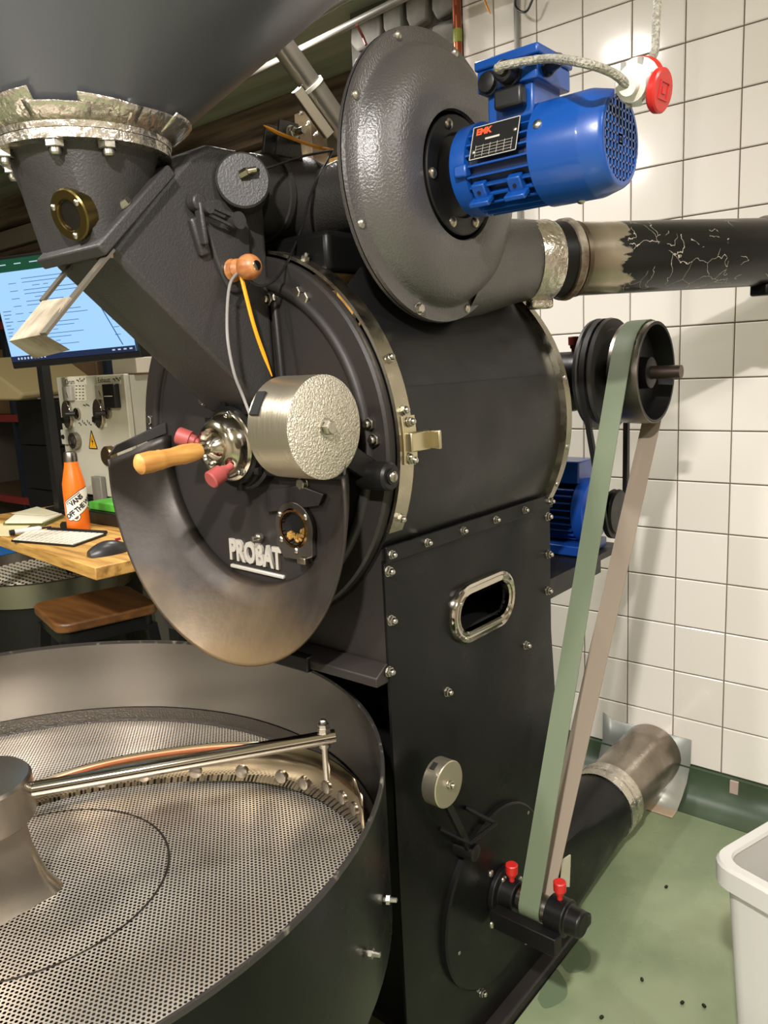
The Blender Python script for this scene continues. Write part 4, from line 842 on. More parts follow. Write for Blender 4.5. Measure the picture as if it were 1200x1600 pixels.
# ================================================================== STUFF BEHIND THE ROASTER, HIGH UP
d0, d1 = 2.05, 2.25
q0, q1, q2 = onD(395, 5, d0 - .08), onD(487, 135, d0 + .06), onD(575, 260, d1)
q0 = q1 + (q0 - q1) * ((CZ - .001 - q1.z) / (q0.z - q1.z))
VP_ = thing('vent_tube', tuple(q2), 'grey metal vent tube with strut clamp slanting behind the hopper', 'tube')
MB().cyl(q0, q1, .030).build('tube', mat('grey_tube', '#8d8880', .35, .8), VP_); MB().cyl(q1, q2, .034, .03).build('sleeve', MATS['grey_tube'], VP_)
MB().lathe([(-.006, .031), (-.006, .036), (.004, .036), (.004, .031)], q1, q2 - q1, 24).build('clamp_ring', M_WHITE, VP_)
sd = (q2 - q1).normalized(); so = onD(463, 140, d0 + .04); sf = sd.cross(_fw).normalized()
MB().bar(so, so + sd * .14, .028, .028, up=tuple(-_fw)).build('strut_channel', M_ZINC, VP_, bevel=.002)
for k in range(3): bolt(so + sd * (.05 + k * .032) - sf * .02, -sf, .006, VP_, 'stud')
tp = onY(487, 230, .28); MB_ = MB().b2((tp.x - .055, .24, 0), (tp.x + .04, .34, 2.46)); tag(MB_.build('timber_post', mat('painted_timber', '#9c8a6a', .7, 0, .3, 20, col2='#5d4a3c', cscale=8), bevel=.004), 'flaking cream timber post behind the blower', 'post')
tp2 = onY(512, 240, .32); tag(MB().b2((tp2.x - .05, .345, 0), (tp2.x + .09, .375, 2.28)).build('pine_board', mat('pine', '#c89a58', .6, 0, .1, 30, col2='#a87a3c', cscale=5, stretch=(8, 8, .6)), bevel=.003), 'bare pine board standing behind the blower', 'board')
cpx = onY(713, 40, -.035); tag(MB().cyl((cpx.x, -.03, 1.9), (cpx.x, -.03, CZ), .014).build('copper_pipe', mat('copper', '#a0583c', .35, .8)), 'vertical copper pipe at the edge of the tiled wall', 'pipe')
tag(MB().lathe([(0, .015), (.04, .0152), (.04, .0145)], (cpx.x, -.03, onY(713, 68, -.03).z), UP, 20).build('pipe_tape', mat('earth_tape', '#8a8f3a', .5), bpy.data.objects['copper_pipe']))
cnd = onY(806, 60, -.018); tag(MB().cyl((cnd.x, -.012, 1.3), (cnd.x, -.012, CZ), .0085, n=14).build('grey_conduit', mat('grey_conduit', '#8b8985', .4)), 'thin grey plastic conduit running down the tiles behind the blue motor', 'conduit')
lw = spline([onY(808, -20, -.05), onY(806, 10, -.05), onY(822, 18, -.06), onY(836, -10, -.06)], 8); tag(MB().tube(lw, .0035, 8).build('black_wire_loop', M_BPLAS), 'small loop of black wire beside the grey conduit', 'wire')
tie([onY(752, -20, -.03), onY(760, 8, -.03), onY(767, 22, -.03)], 'orange cable tie hanging in front of the top tiles')
# ceiling tray tubes
for (a, b_, nm, lb_) in (((440, 92), (640, -8), 'ceiling_conduit', 'long pale conduit under the dark ceiling above the blower'), ((500, 20), (560, -15), 'ceiling_conduit', 'short pale conduit close above the hopper edge')):
    s_, e_ = onZ(a[0], a[1], 2.50), onZ(b_[0], b_[1], 2.50); dd = e_ - s_
    tag(MB().cyl(s_ - dd * .6, e_ + dd * .4, .012, n=12).build(nm, mat('pale_conduit', '#8c897f', .4, .3)), lb_, 'conduit')
rw = spline([onZ(557, 38, 2.45), onZ(566, 55, 2.45), onZ(572, 70, 2.42)], 5); tag(MB().tube(rw, .005, 8).build('red_wire', mat('red_wire', '#8a4038', .5)), 'short red wire under the ceiling beside the blower', 'wire')

# ================================================================== DESK CORNER
DZ_ = .93
B0 = onZ(148, 887, DZ_); A0 = onZ(0, 838, DZ_); C0_ = onZ(195, 866, DZ_)
eX = (A0 - B0).normalized(); eY = V((-eX.y, eX.x, 0)); eY = eY if eY.y > 0 else -eY
DK = thing('wooden_desk', (B0.x - .6, B0.y + .3, 0), 'worn wooden worktop desk on black steel legs left of the roaster', 'desk')
def dp_(a, b_, z): return V((B0.x, B0.y, z)) + eX * a + eY * b_
MB().prism([dp_(0, 0, DZ_), dp_(1.1, 0, DZ_), dp_(1.1, .42, DZ_), dp_(0, .42, DZ_)], (0, 0, -.034)).build('worktop', mat('worktop_wood', '#c79a52', .5, 0, .2, 30, col2='#8f6630', cscale=5, stretch=(.8, 8, 8), rvar=.1), DK, bevel=.003)
for a, b_ in ((.05, .24), (1.05, .06), (1.05, .37)):
    p = dp_(a, b_, 0); MB().b2((p.x - .022, p.y - .022, 0), (p.x + .022, p.y + .022, DZ_ - .035)).build('leg', M_BLACK, DK, bevel=.003)
# bottle
bb = onZ(124, 829, DZ_); bb.z = DZ_; br = .0345
BT = thing('water_bottle', tuple(bb), 'orange steel water bottle with a white sticker on the desk', 'bottle')
MB().lathe([(0, 0), (0, br - .002), (.003, br), (.125, br), (.15, br * .97), (.18, br * .78), (.205, br * .62), (.216, br * .58), (.216, 0)], bb, UP, 40).build('body', M_ORBOT, BT)
MB().lathe([(.214, 0), (.214, br * .58), (.220, br * .60), (.238, br * .58), (.245, br * .5), (.247, 0)], bb, UP, 32).build('cap', M_STEEL, BT)
tocam = math.atan2(CAM.y - bb.y, CAM.x - bb.x)
def onbot(u_, v_, off=.0005):   # u along circumference (m), v height
    a = tocam + u_ / br + .22; zc_ = v_; r_ = br if zc_ <= .125 else br - .02 * (zc_ - .125); return V((bb.x + (r_ + off) * math.cos(a), bb.y + (r_ + off) * math.sin(a), bb.z + zc_))
sang = math.radians(34); ca, sa = math.cos(sang), math.sin(sang)
def st2(u_, v_, off): return onbot(u_ * ca - v_ * sa, .085 + u_ * sa + v_ * ca, off)
def patch(b, x0, x1, y0, y1, off, nx=16, ny=3): b.grid([[st2(x0 + (x1 - x0) * i / nx, y0 + (y1 - y0) * j / ny, off) for i in range(nx + 1)] for j in range(ny + 1)])
def board(b, grow, off):
    cols = []
    for i in range(37):
        u_ = -.056 - grow + (.124 + 2 * grow) * i / 36; e_ = min(1, (u_ + .056 + grow) / .012, (.068 + grow - u_) / .012); e_ = math.sqrt(max(0, 1 - (1 - e_) ** 2))
        top = .006 + .026 * max(0, min(1, (u_ + .044) / .016)) * (1 - max(0, u_ - .03) * 12); lo_, hi_ = -.024 - grow, top + grow; mid = -.008
        cols.append([st2(u_, mid + (lo_ - mid) * e_ + (hi_ - lo_) * e_ * j / 4 + (hi_ - mid) * 0, off) for j in range(5)])
    b.grid(cols)
    for wx in (-.030, .030):
        rim = [st2(wx + (.011 + grow) * math.cos(t), -.026 + (.009 + grow) * math.sin(t), off + .0001) for t in [math.pi * k / 8 for k in range(16)]]; b.add(rim, [tuple(range(16))])
b = MB(); board(b, .002, .0003); b.build('sticker_edge', M_INK, BT, smooth=60)
b = MB(); board(b, 0, .0006); stk = b.build('sticker', mat('sticker_white', '#e2ded2', .4), BT, smooth=60)
b = MB(); patch(b, -.024, .026, .0275, .0295, .0011); patch(b, -.026, -.024, .019, .0295, .0011, 2); b.build('sticker_bar', M_INK, stk)
text_at('sticker_text', 'OFF THE WALL', .021, None, M_INK, stk, 0, .9, .0008, warp=lambda c: st2(c.x * .90 + .005, c.y - .009, .0011))
text_at('sticker_text', 'VANS', .020, None, M_INK, stk, 0, .95, .0010, warp=lambda c: st2(c.x * .92 + .003, c.y + .0155, .0011))
for sx_ in (-.030, .030): text_at('sticker_text', 'O', .009, None, M_INK, stk, 0, 1, .0006, warp=lambda c, s=sx_: st2(c.x + s, c.y - .0275, .0012))
# tablet / keyboard
kz = DZ_ + .002; kp_ = [onZ(x, y, kz + .006) for x, y in [(17, 843), (115, 851), (166, 833), (47, 826)]]
KB = thing('keyboard', tuple((kp_[0] + kp_[2]) / 2), 'slim white keyboard with black edge lying on the desk', 'keyboard')
MB().prism([V((p.x, p.y, DZ_ + .0005)) for p in kp_], (0, 0, .006)).build('base', M_BPLAS, KB, bevel=.001)
ctr = sum(kp_, V()) / 4; kin = [ctr + (p - ctr) * .965 for p in kp_]
MB().prism([V((p.x, p.y, DZ_ + .0066)) for p in kin], (0, 0, .0008)).build('deck', mat('key_white', '#c9c2b0', .5), KB)
km = mat('key_cap', '#d8d2c2', .5)
kme = None
for r_ in range(5):
    for c_ in range(13):
        u0, u1, v0, v1 = (c_ + .1) / 13, (c_ + .9) / 13, (r_ + .1) / 5, (r_ + .88) / 5
        f_ = lambda u_, v_: kin[0].lerp(kin[1], u_).lerp(kin[3].lerp(kin[2], u_), v_)
        MB().prism([V((q.x, q.y, DZ_ + .0075)) for q in (f_(u0, v0), f_(u1, v0), f_(u1, v1), f_(u0, v1))], (0, 0, .0012)).build('key', km, KB, smooth=0, fix=False)
rb_ = kin[3].lerp(kin[2], .5)
MB().tube([kp_[3].lerp(kp_[2], .25) + V((0, 0, .002)), kp_[2] + V((0, 0, .002))], .006, 10).build('battery_tube', M_BPLAS, KB)
# mouse
mc = onZ(170, 858, DZ_ + .012); mdir = (onZ(195, 850, DZ_ + .012) - onZ(145, 860, DZ_ + .012)).normalized(); ms_ = V((-mdir.y, mdir.x, 0)); b = MB(); rows = []
for i in range(9):
    t = i / 8; l_ = -.055 + .11 * t; hh = .036 * math.sin(math.pi * (.12 + .80 * t)) ** .7; ww = .031 * math.sin(math.pi * (.07 + .86 * t)) ** .5
    rows.append([V((mc.x, mc.y, DZ_ + .0005)) + mdir * l_ + ms_ * ww * math.cos(a) + V((0, 0, hh * math.sin(a))) for a in [math.pi * k / 10 for k in range(11)]])
b.grid(rows); f0 = len(b.v); b.add(rows[0], [tuple(range(11))]); b.add(rows[-1], [tuple(range(11))]); MO = tag(b.build('computer_mouse', mat('mouse_black', '#2c2b2a', .35)), 'black computer mouse near the desk corner', 'mouse')
MB().box(mc + mdir * .028 + V((0, 0, .022)), (.006, .014, .006)).build('scroll_wheel', mat('wheel_red', '#a02438', .4), MO)
# notebooks, paper, marker
def slab(name, px, z, th, m, label, cat, parent=None):
    P = [onZ(x, y, z) for x, y in px]; o = MB().prism([V((p.x, p.y, z)) for p in P], (0, 0, th)).build(name, m, parent, bevel=.001); return tag(o, label, cat) if label else o
n1 = slab('notebook', [(5, 822), (70, 822), (100, 808), (25, 806)], DZ_ + .0005, .010, mat('green_cover', '#5f6b3c', .6), 'green backed open notebook on the desk behind the keyboard', 'notebook')
slab('page_block', [(8, 818), (66, 818), (97, 805), (27, 803)], DZ_ + .011, .006, M_PAPER, None, None, n1); slab('page', [(18, 803), (70, 806), (92, 802), (58, 792)], DZ_ + .018, .0015, mat('cream_paper', '#cfc8a8', .7), None, None, n1)
slab('paper_pad', [(-30, 838), (20, 838), (48, 822), (-20, 818)], DZ_ + .0005, .003, mat('manila', '#d6c79a', .7), 'cream paper pad at the desk edge beside the marker', 'paper pad')
m0, m1 = onZ(15, 834, DZ_ + .010), onZ(80, 824, DZ_ + .010)
MK = thing('marker_pen', tuple(m0), 'white marker pen with black cap lying on the paper pad', 'marker'); md_ = (m1 - m0).normalized(); ll = (m1 - m0).length
m0.z = m1.z = DZ_ + .0125
MB().lathe([(.012, 0), (.012, .008), (ll * .7, .008), (ll * .76, .005), (ll * .76, 0)], m0, md_, 16).build('barrel', M_WHITE, MK); MB().lathe([(0, 0), (0, .0085), (.014, .0088), (.014, 0)], m0, md_, 16).build('end_cap', M_BPLAS, MK); MB().lathe([(ll * .76, 0), (ll * .76, .004), (ll, .002), (ll, 0)], m0, md_, 12).build('tip', M_BPLAS, MK)
e_ = onZ(98, 822, DZ_ + .01); tag(MB().lathe([(0, 0), (.002, .012), (.055, .012), (.057, 0)], V((e_.x, e_.y, DZ_ + .0125)), (.95, .2, 0), 16).build('lighter', M_BPLAS), 'short black cylinder lying beside the orange bottle', 'case')
# dark box and grey block behind bottle on desk
t_ = onD(172, 786, 2.6); tag(MB().b2((t_.x - .10, -1.035, DZ_ + .0005), (t_.x + .24, -.925, DZ_ + .042)).build('black_tray_box', M_BPLAS, bevel=.004), 'low black box on the desk behind the bottle', 'box')
# stool
SZ_ = .735; sp4 = [onZ(x, y, SZ_) for x, y in [(45, 955), (78, 985), (235, 950), (190, 920)]]
sc_ = V((-.695, -1.18, 0)); sx_ = (onZ(235, 950, SZ_) - onZ(78, 985, SZ_)).normalized(); sy_ = V((-sx_.y, sx_.x, 0)); swd, sln = .30, .29
ST = thing('bar_stool', (sc_.x, sc_.y, 0), 'dark metal bar stool with brown wooden seat tucked under the desk', 'stool')
def ss_(a, b_, z): return sc_ + sx_ * a + sy_ * b_ + V((0, 0, z))
MB().prism([ss_(a, b_, SZ_ - .028) for a, b_ in rrect(0, 0, sln, swd, .04, 5)], (0, 0, .028)).build('seat', mat('seat_wood', '#6b4520', .4, 0, .05, 20, col2='#52341a', cscale=4, stretch=(1, 8, 8)), ST, bevel=.006, seg=3)
MB().prism([ss_(a, b_, SZ_ - .07) for a, b_ in rrect(0, 0, sln - .03, swd - .03, .03, 4)], (0, 0, .042)).build('seat_frame', M_BLACK, ST)
for a in (-1, 1):
    for b_ in (-1, 1): MB().bar(ss_(a * .12, b_ * .12, SZ_ - .06), ss_(a * .185, b_ * .185, 0.001), .03, .03, up=tuple(sx_)).build('leg', M_BLACK, ST)
for a0, a1 in (((-1, -1), (1, -1)), ((1, -1), (1, 1)), ((1, 1), (-1, 1)), ((-1, 1), (-1, -1))): MB().bar(ss_(a0[0] * .163, a0[1] * .163, .25), ss_(a1[0] * .163, a1[1] * .163, .25), .018, .02).build('stretcher', M_BLACK, ST)
# perforated drum pan under the desk
dpn = onD(75, 880, 3.0); dR = .30; dZ = dpn.z; dpn = V((dpn.x, dpn.y, 0))
DP = thing('sieve_pan', (dpn.x, dpn.y, 0), 'steel drum with a corrugated sieve pan on top under the desk', 'drum')
MB().lathe([(0, 0), (0, dR * .95), (dZ - .09, dR * .95), (dZ - .09, 0)], dpn, UP, 48).build('drum', M_BLACK, DP)
MB().lathe([(dZ - .09, dR * .9), (dZ - .088, dR), (dZ - .005, dR * 1.03), (dZ, dR * 1.05), (dZ, dR * 1.02), (dZ - .05, dR * .97)], dpn, UP, 64).build('pan', M_STEEL, DP)
b = MB(); nrw = 22
for k in range(nrw):
    y_ = -dR * .95 + 1.9 * dR * (k + .5) / nrw; h_ = math.sqrt(max(0, (dR * .96) ** 2 - y_ ** 2)); zz_ = dZ - .04
    b.grid([[dpn + V((-h_ + 2 * h_ * i / 40, y_ - .004 + (.005 if i % 2 else -.005), zz_)) for i in range(41)], [dpn + V((-h_ + 2 * h_ * i / 40, y_ + .002 + (.005 if i % 2 else -.005), zz_ + .006)) for i in range(41)]])
o = b.build('sieve_mesh', mat('sieve_grey', '#b5ab98', .45, .6), DP, smooth=0, fix=False); tag(o, kind='stuff')
MB().lathe([(dZ - .06, 0), (dZ - .06, dR * .96)], dpn, UP, 40).build('sieve_back', M_DARK, DP)
# monitor
mY = -1.2; bl_ = onY(20, 566, mY); br_ = onY(213, 548, mY); tl_ = onY(-14, 408, mY - .03); tr_ = onY(222, 372, mY - .03); tl_.x = bl_.x - .012; tr_.x = br_.x + .012
MN = thing('computer_monitor', tuple((bl_ + br_) / 2), 'large computer monitor showing a pale blue list window behind the chute', 'monitor')
mz = ((br_ - bl_).cross(tl_ - bl_)).normalized(); mz = mz if mz.y < 0 else -mz
def mp(u_, v_, o_=0): return bl_.lerp(br_, u_).lerp(tl_.lerp(tr_, u_), v_) + mz * o_
def mquad(b, u0, u1, v0, v1, o_): b.add([mp(u0, v0, o_), mp(u1, v0, o_), mp(u1, v1, o_), mp(u0, v1, o_)], [(0, 1, 2, 3)])
b = MB(); b.prism([mp(-.02, -.07, -.003), mp(1.02, -.07, -.003), mp(1.02, 1.03, -.003), mp(-.02, 1.03, -.003)], -mz * .03); b.build('case', M_BPLAS, MN, bevel=.003)
def emi(name, c, s_): return mat(name, '#050505', .4, emit=c, estr=s_)
b = MB(); mquad(b, 0, 1, 0, 1, 0); b.build('screen', emi('screen_blue', '#9cc8f7', .95), MN, smooth=0)
b = MB(); mquad(b, 0, 1, .88, 1, .0006); b.build('screen_header', emi('screen_green', '#14553a', .6), MN, smooth=0)
b = MB(); mquad(b, 0, 1, 0, .055, .0006); b.build('screen_taskbar', emi('screen_navy', '#1c2c50', .7), MN, smooth=0)
b = MB(); random.seed(5)
for k in range(19):
    v_ = .80 - k * .037
    if k % 3 == 2: mquad(b, .34, .34 + random.uniform(.04, .07), v_, v_ + .006, .001); mquad(b, .43, .47, v_, v_ + .006, .001)
    else: mquad(b, .26, .26 + random.uniform(.3, .48), v_, v_ + .006, .001)
    if k % 2: mquad(b, .88, .92, v_, v_ + .006, .001); mquad(b, .14, .21, v_, v_ + .006, .001)
for k in range(9): mquad(b, .03, .03 + random.uniform(.04, .08), .50 - k * .035, .507 - k * .035, .001)
b.build('screen_lines', emi('screen_ink', '#4f7fb8', .5), MN, smooth=0)
b = MB()
for k in range(6): mquad(b, .10 + k * .13, .10 + k * .13 + random.uniform(.05, .09), .945, .955, .001)
for k in range(9): mquad(b, .06 + k * .03, .075 + k * .03, .018, .04, .001)
for k in range(4): mquad(b, .84 + k * .04, .86 + k * .04, .022, .036, .001)
b.build('screen_icons', emi('screen_white', '#c8dcf0', .7), MN, smooth=0)
b = MB(); b.add([mp(.77, .62, .001), mp(.778, .62, .001), mp(.925, .07, .001), mp(.917, .07, .001)], [(0, 1, 2, 3)]); b.build('screen_shadow_line', MATS['screen_ink'], MN, smooth=0)
sb0 = V((-1.20, -.985, 1.42)); MB().bar(mp(.3, .3, -.02), V((-1.20, -.985, 1.55)), .04, .04).bar(sb0 + V((0, 0, .16)), V((sb0.x, sb0.y, DZ_ + .02)), .034, .03, up=NY).build('stand', M_BPLAS, MN); 
MB().b2((sb0.x - .08, sb0.y - .018, DZ_ + .0005), (sb0.x + .08, sb0.y + .06, DZ_ + .02)).build('stand_foot', M_BPLAS, MN, bevel=.003)
# control cabinet
cY = -.90; k0 = onY(88, 592, cY); k1 = onY(193, 586, cY); kb = onY(115, 768, cY)
cx0, cx1, cz0, cz1 = k0.x, k1.x, kb.z, (k0.z + k1.z) / 2
CB = thing('control_cabinet', ((cx0 + cx1) / 2, cY + .12, cz0), 'light grey electrical control cabinet with dials and a warning triangle', 'cabinet')
m_cab = mat('cabinet_grey', '#b8b4a2', .45)
MB().b2((cx0 + .004, cY + .024, cz0), (cx1 - .004, cY + .25, cz1)).build('body', m_cab, CB, bevel=.003)
MB().b2((cx0, cY, cz0 - .004), (cx1, cY + .02, cz1 + .004)).build('door', m_cab, CB, bevel=.003)
def cq(x, y): return onY(x, y, cY)
def panel_box(name, px, th, m, parent=CB):
    a, c = cq(*px[0]), cq(*px[1]); return MB().b2((min(a.x, c.x), cY - th, min(a.z, c.z)), (max(a.x, c.x), cY - .0002, max(a.z, c.z))).build(name, m, parent, bevel=min(.002, th / 3))
for i, (a, c) in enumerate((((101, 604), (117, 626)), ((152, 601), (168, 624)))):
    g = panel_box('meter', (a, c), .012, mat('meter_face', '#b0aaa0', .15)); aa, c2_ = cq(*a), cq(*c)
    MB().bar(((aa.x + c2_.x) / 2, cY - .0128, aa.z - .02), ((aa.x + c2_.x) / 2 + .008, cY - .0128, c2_.z + .01), .002, .001, up=NY).build('needle', M_INK, g)
panel_box('paper_label', ((102, 589), (136, 601)), .0012, M_PAPER); panel_box('paper_label', ((117, 600), (136, 626)), .001, M_PAPER); panel_box('paper_label', ((151, 588), (189, 600)), .0012, M_PAPER)
for txt, px, sz in (('Drum', (110, 597), .026), ('Exhaust', (163, 594), .024)):
    p = cq(*px); text_at('handwriting', txt, sz, basis(PX, UP, (p.x, cY - .0016, p.z)), M_INK, CB, .0002)
b = MB()
for r_ in range(5):
    for c_ in range(3): p = cq(120 + c_ * 5.2, 603 + r_ * 5); b.box((p.x, cY - .0014, p.z), (.011, .0004, .003))
for k in range(14): p = cq(124 + k * 2.6, 661 + 3 * math.sin(k * 2.1)); b.box((p.x, cY - .0005, p.z), (.009, .0006, .004), Matrix.Rotation(k * .9, 3, 'Y'))
for k in range(6): p = cq(178 + k * 2.0, 592 + 2 * math.sin(k * 2)); b.box((p.x, cY - .0015, p.z), (.008, .0006, .004), Matrix.Rotation(k * .9, 3, 'Y'))
for k in range(6): p = cq(121 + k * 2.2, 594 + 2 * math.sin(k * 2.3)); b.box((p.x, cY - .0015, p.z), (.008, .0006, .004), Matrix.Rotation(k * 1.1, 3, 'Y'))
for k in range(5): p = cq(131 + k * 2, 633 + math.sin(k * 2)); b.box((p.x, cY - .0005, p.z), (.007, .0006, .004), Matrix.Rotation(k * .9, 3, 'Y'))
b.build('handwriting', M_INK, CB)
panel_box('remote_switch', ((168, 600), (190, 637)), .022, M_BPLAS); panel_box('switch_line', ((172, 618), (185, 619)), .023, M_PAPER)
for px in ((108, 648), (157, 646)):
    p = cq(*px); sw_ = MB(); o = MB().prism([(p.x + a, cY - .0003, p.z + c) for a, c in stadium(0, 0, .028, .028, 8)], (0, -.01, 0)).prism([(p.x + a * .6, cY - .0003, p.z + c) for a, c in circle2(0, 0, .05, 16)], (0, -.012, 0)).build('rotary_switch', M_CHROME, CB, bevel=.002)
    MB().cyl((p.x + .004, cY - .010, p.z - .016), (p.x + .004, cY - .03, p.z - .018), .011, n=14).build('switch_knob', M_BPLAS, o)
for px in ((122, 646), (170, 645)):
    p = cq(*px); o = MB().lathe([(0, 0), (0, .02), (.008, .02), (.01, .014), (.012, 0)], (p.x, cY - .0003, p.z), NY, 20).build('button_ring', M_CHROME, CB); MB().cyl((p.x, cY - .01, p.z), (p.x - .02, cY - .035, p.z), .008, n=10).build('toggle', M_BPLAS, o)
for px in (((100, 661), (116, 667)), ((155, 661), (168, 667))): panel_box('white_tag', px, .001, M_PAPER)
o = panel_box('key_box', ((99, 671), (110, 694)), .012, mat('cream_plastic', '#c8c4b4', .4)); p = cq(104, 682); MB().cyl((p.x, cY - .0125, p.z), (p.x, cY - .016, p.z), .008, n=14).build('key_slot', M_DARK, o)
p = cq(121, 688); o = MB().lathe([(0, .028), (.004, .03), (.02, .028), (.02, .02), (.006, .018)], (p.x, cY - .0003, p.z), NY, 20).build('socket_ring', M_STEEL, CB)
p = cq(145, 689); tr2 = [(p.x + a, cY - .0003, p.z + c) for a, c in ((-.026, -.026), (.026, -.026), (0, .036))]
o = MB().prism(tr2, (0, -.001, 0)).build('warning_sign', mat('sign_yellow', '#e0a416', .5), CB)
b = MB(); ee = .0034
for i in range(3):
    a, c = V(tr2[i]), V(tr2[(i + 1) % 3]); b.bar(a + V((0, -.0016, 0)), c + V((0, -.0016, 0)), ee, .0006, up=NY)
b.prism([(p.x + a, cY - .0013, p.z + c) for a, c in ((.001, .016), (-.006, -.004), (-.0005, -.003), (-.003, -.017), (.006, .001), (.0005, .0005))], (0, -.0006, 0)); b.build('warning_symbol', M_INK, o)
p = cq(175, 712); MB().lathe([(0, 0), (0, .034), (.02, .034), (.024, .03), (.024, 0)], (p.x, cY - .0003, p.z), NY, 24).build('main_switch', mat('bronze', '#7d6a4a', .3, .9), CB)
MB().b2((cx1 - .12, cY + .06, 0), (cx1 - .06, cY + .12, cz0)).build('cabinet_post', mat('post_grey', '#6a665e', .5), CB)
wbx = cq(176, 566); tag(MB().b2((wbx.x - .07, cY + .04, cz1 + .0045), (wbx.x + .07, cY + .16, cz1 + .055)).build('white_carton', mat('carton_white', '#d0c6b4', .6), bevel=.002), 'small white carton on top of the control cabinet', 'carton')
# brush hanging beside the cabinet
bp2 = onY(92, 690, cY + .05); bp2.x = cx0 - .026; BR = thing('paint_brush', (bp2.x, bp2.y, bp2.z - .14), 'flat paint brush with grey bristles hanging beside the control cabinet', 'brush')
MB().b2((bp2.x - .02, bp2.y - .008, bp2.z), (bp2.x + .02, bp2.y + .008, bp2.z + .03)).build('handle', mat('brush_wood', '#b07a40', .5), BR); MB().prism([(bp2.x - .022, bp2.y - .01, bp2.z), (bp2.x + .022, bp2.y - .01, bp2.z), (bp2.x + .03, bp2.y - .01, bp2.z - .14), (bp2.x - .03, bp2.y - .01, bp2.z - .14)], (0, .02, 0)).build('bristles', mat('bristle_grey', '#8a8d8c', .7, 0, .6, 60, col2='#6a7a86', cscale=30, stretch=(10, 10, 1)), BR)
# green folders at desk
tag(MB().b2((t_.x - .04, -1.02, DZ_ + .0425), (t_.x + .2, -.93, DZ_ + .068)).build('green_box', mat('green_plastic', '#4fae34', .45), bevel=.003), 'bright green plastic case lying on the black box', 'case')
g1 = onD(152, 790, 2.72); tag(MB().b2((g1.x - .04, -.922, DZ_ + .0005), (g1.x + .02, -.902, DZ_ + .13)).build('grey_bracket', mat('dull_grey', '#77736a', .5), bevel=.003), 'upright grey block on the desk under the control cabinet', 'block')
# shelving with dark crates behind the desk
SY = .0; s0 = onY(-60, 640, SY); s1 = onY(95, 640, SY)
SH = thing('storage_rack', ((s0.x + s1.x) / 2, SY + .2, 0), 'dim storage rack with red crossbeam behind the desk', 'rack')
rx0, rx1 = s0.x - .5, s1.x + .5
for x in (rx0, (rx0 + rx1) / 2, rx1 - .04): MB().b2((x, SY + .02, 0), (x + .04, SY + .08, 2.0)).build('upright', mat('rack_navy', '#1c2430', .5), SH)
for z in (.62, onY(70, 655, SY).z - .02, 1.72): MB().b2((rx0, SY, z), (rx1, SY + .03, z + .045)).build('crossbeam', mat('beam_red', '#8a2f2c', .5), SH); MB().b2((rx0, SY + .03, z + .02), (rx1, SY + .6, z + .04)).build('shelf_board', mat('board_brown', '#6a5238', .7), SH)
zb = onY(70, 655, SY).z + .021
def crate(x, y, z, w_, d_, h_, m, label, cat='crate', name='storage_crate', group=None):
    o = MB().b2((x, y, z), (x + w_, y + d_, z + h_)).build(name, m, bevel=.006); return tag(o, label, cat, group)
c_ = onY(62, 606, SY + .05); pr0 = onY(48, 566, SY + .05); pr1 = onY(86, 598, SY + .05)
bxo = crate(pr0.x, SY + .06, zb, pr1.x - pr0.x, .25, max(.1, pr0.z + .02 - zb), mat('box_white', '#a8a298', .6), 'white printed box on the rack above the red beam', 'box', 'printed_box')
text_at('box_print', 'NG', .05, basis(PX, UP, (pr0.x + .07, SY + .0592, pr0.z - .03)), M_INK, bxo, .0003)
b = MB()
for (u0, u1, w0, w1) in ((.015, .125, .0, .004), (.015, .125, -.06, -.056), (.015, .019, -.06, 0), (.121, .125, -.06, 0)): b.b2((pr0.x + u0, SY + .0588, pr0.z + w0), (pr0.x + u1, SY + .0595, pr0.z + w1))
for k in range(3): b.b2((pr0.x + .02, SY + .0588, pr0.z - .09 - k * .025), (pr0.x + .16 - k * .02, SY + .0595, pr0.z - .086 - k * .025))
b.build('box_print', M_INK, bxo)
m_card = mat('cardboard', '#7d6244', .7, 0, .1, 20, col2='#65503a', cscale=3)
crate(pr1.x + .05, SY + .05, zb, .42, .4, .34, m_card, 'brown cardboard box on the rack behind the control cabinet', 'box', 'cardboard_box'); crate(pr0.x - .62, SY + .09, zb, .5, .4, .42, m_card, 'brown cardboard box on the rack behind the monitor edge', 'box', 'cardboard_box')
sk0 = onD(22, 612, 2.9); SK = MB(); SK.prism([onD(-40, 560, 3.5), onD(36, 616, 3.5), onD(30, 626, 3.5), onD(-40, 626, 3.5)], V((-.1, .45, .02))); tag(SK.build('paper_sack', mat('sack_brown', '#8a7a52', .7, 0, .3, 15), bevel=.01), 'olive brown paper sack on the dark crate stack', 'sack')
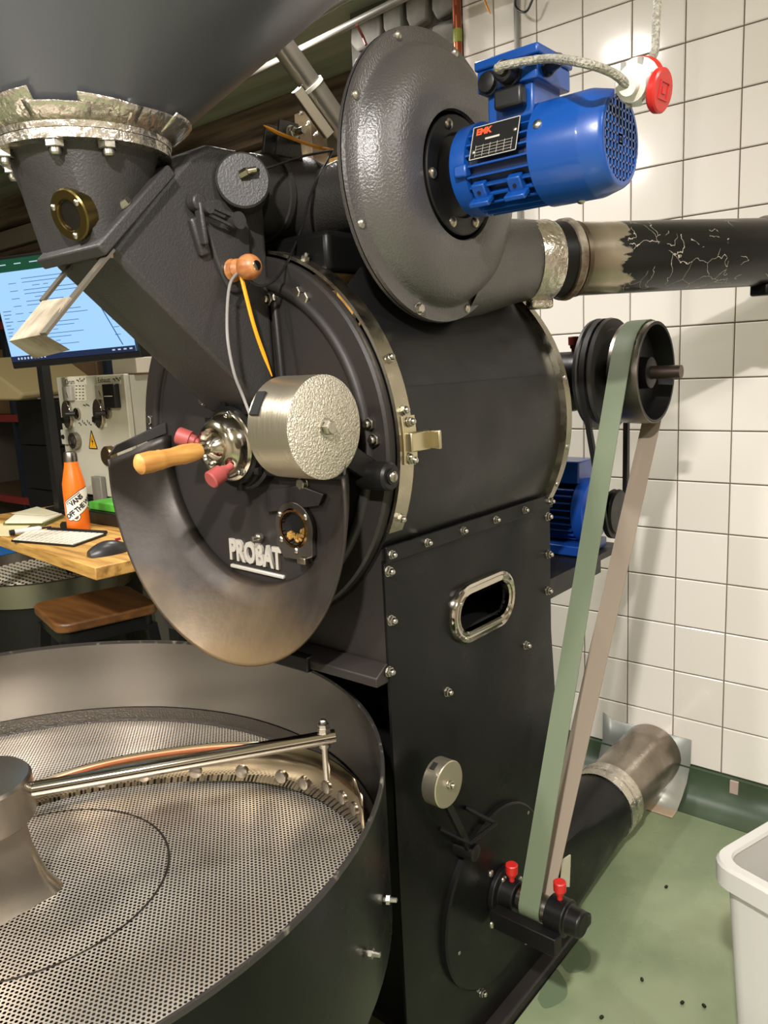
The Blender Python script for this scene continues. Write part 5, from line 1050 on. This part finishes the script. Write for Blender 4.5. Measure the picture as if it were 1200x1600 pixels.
# stack of dark crates in front of rack
for k in range(6):
    cA = onD(-40, 630, 3.5); zc0 = .0 + k * .218
    crate(cA.x - .25, cA.y + .30, zc0 + .0005, .62, .42, .214, mat('crate_black', '#0a0a0a', .6), ('bottom', 'second', 'third', 'fourth', 'fifth', 'top')[k] + ' black plastic crate of the stack left of the desk', 'crate', 'plastic_crate')
cA = onD(14, 872, 3.35); tag(MB().b2((cA.x - .35, cA.y - .02, .0005), (cA.x + .0, cA.y + .22, cA.z)).build('blue_bin', mat('blue_plastic', '#2a6fb0', .4), bevel=.01), 'blue plastic bin in the shade under the desk', 'bin')
kv = onD(200, 900, 3.2); tag(MB().b2((kv.x - .1, kv.y + .03, .0005), (kv.x + .28, kv.y + .33, .98)).build('cream_panel', mat('cream_panel', '#b5a888', .6), bevel=.005), 'cream cupboard side behind the stool', 'cupboard')
# wall marker sticker on the cove
ws = onY(1147, 1235, -.02); tag(MB().b2((ws.x - .012, -.0235, ws.z - .028), (ws.x + .012, -.016, ws.z + .03)).build('wall_sticker', mat('pink_tape', '#b09a90', .6)), 'small pinkish tape strip on the green skirting', 'tape')
# pebbles of spilled beans on the floor
for i, (x, y) in enumerate([(1041, 1386), (1003, 1531), (1066, 1567), (1100, 1572), (940, 1590)]):
    q = onZ(x, y, .003); b = MB(); b.lathe([(-.006, 0), (-.004, .003), (0, .004), (.004, .003), (.006, 0)], V((q.x, q.y, .0042)), (random.uniform(-1, 1), random.uniform(-1, 1), 0), 8)
    tag(b.build('coffee_bean', mat('dark_bean', '#1c140e', .5)), 'spilled dark coffee bean on the green floor', 'coffee bean', 'spilled beans')
# lamp fixtures over the room (above the frame), last one for the added lamp
for i, (p, e, sx_, sy2) in enumerate(LIGHTS):
    o = MB().b2((p[0] - sx_ / 2 - .02, p[1] - sy2 / 2 - .02, p[2] + .004), (p[0] + sx_ / 2 + .02, p[1] + sy2 / 2 + .02, CZ)).build('ceiling_lamp', M_WHITE, bevel=.004)
    tag(o, 'white ceiling lamp box over the roasting room', 'lamp', 'ceiling lamps')
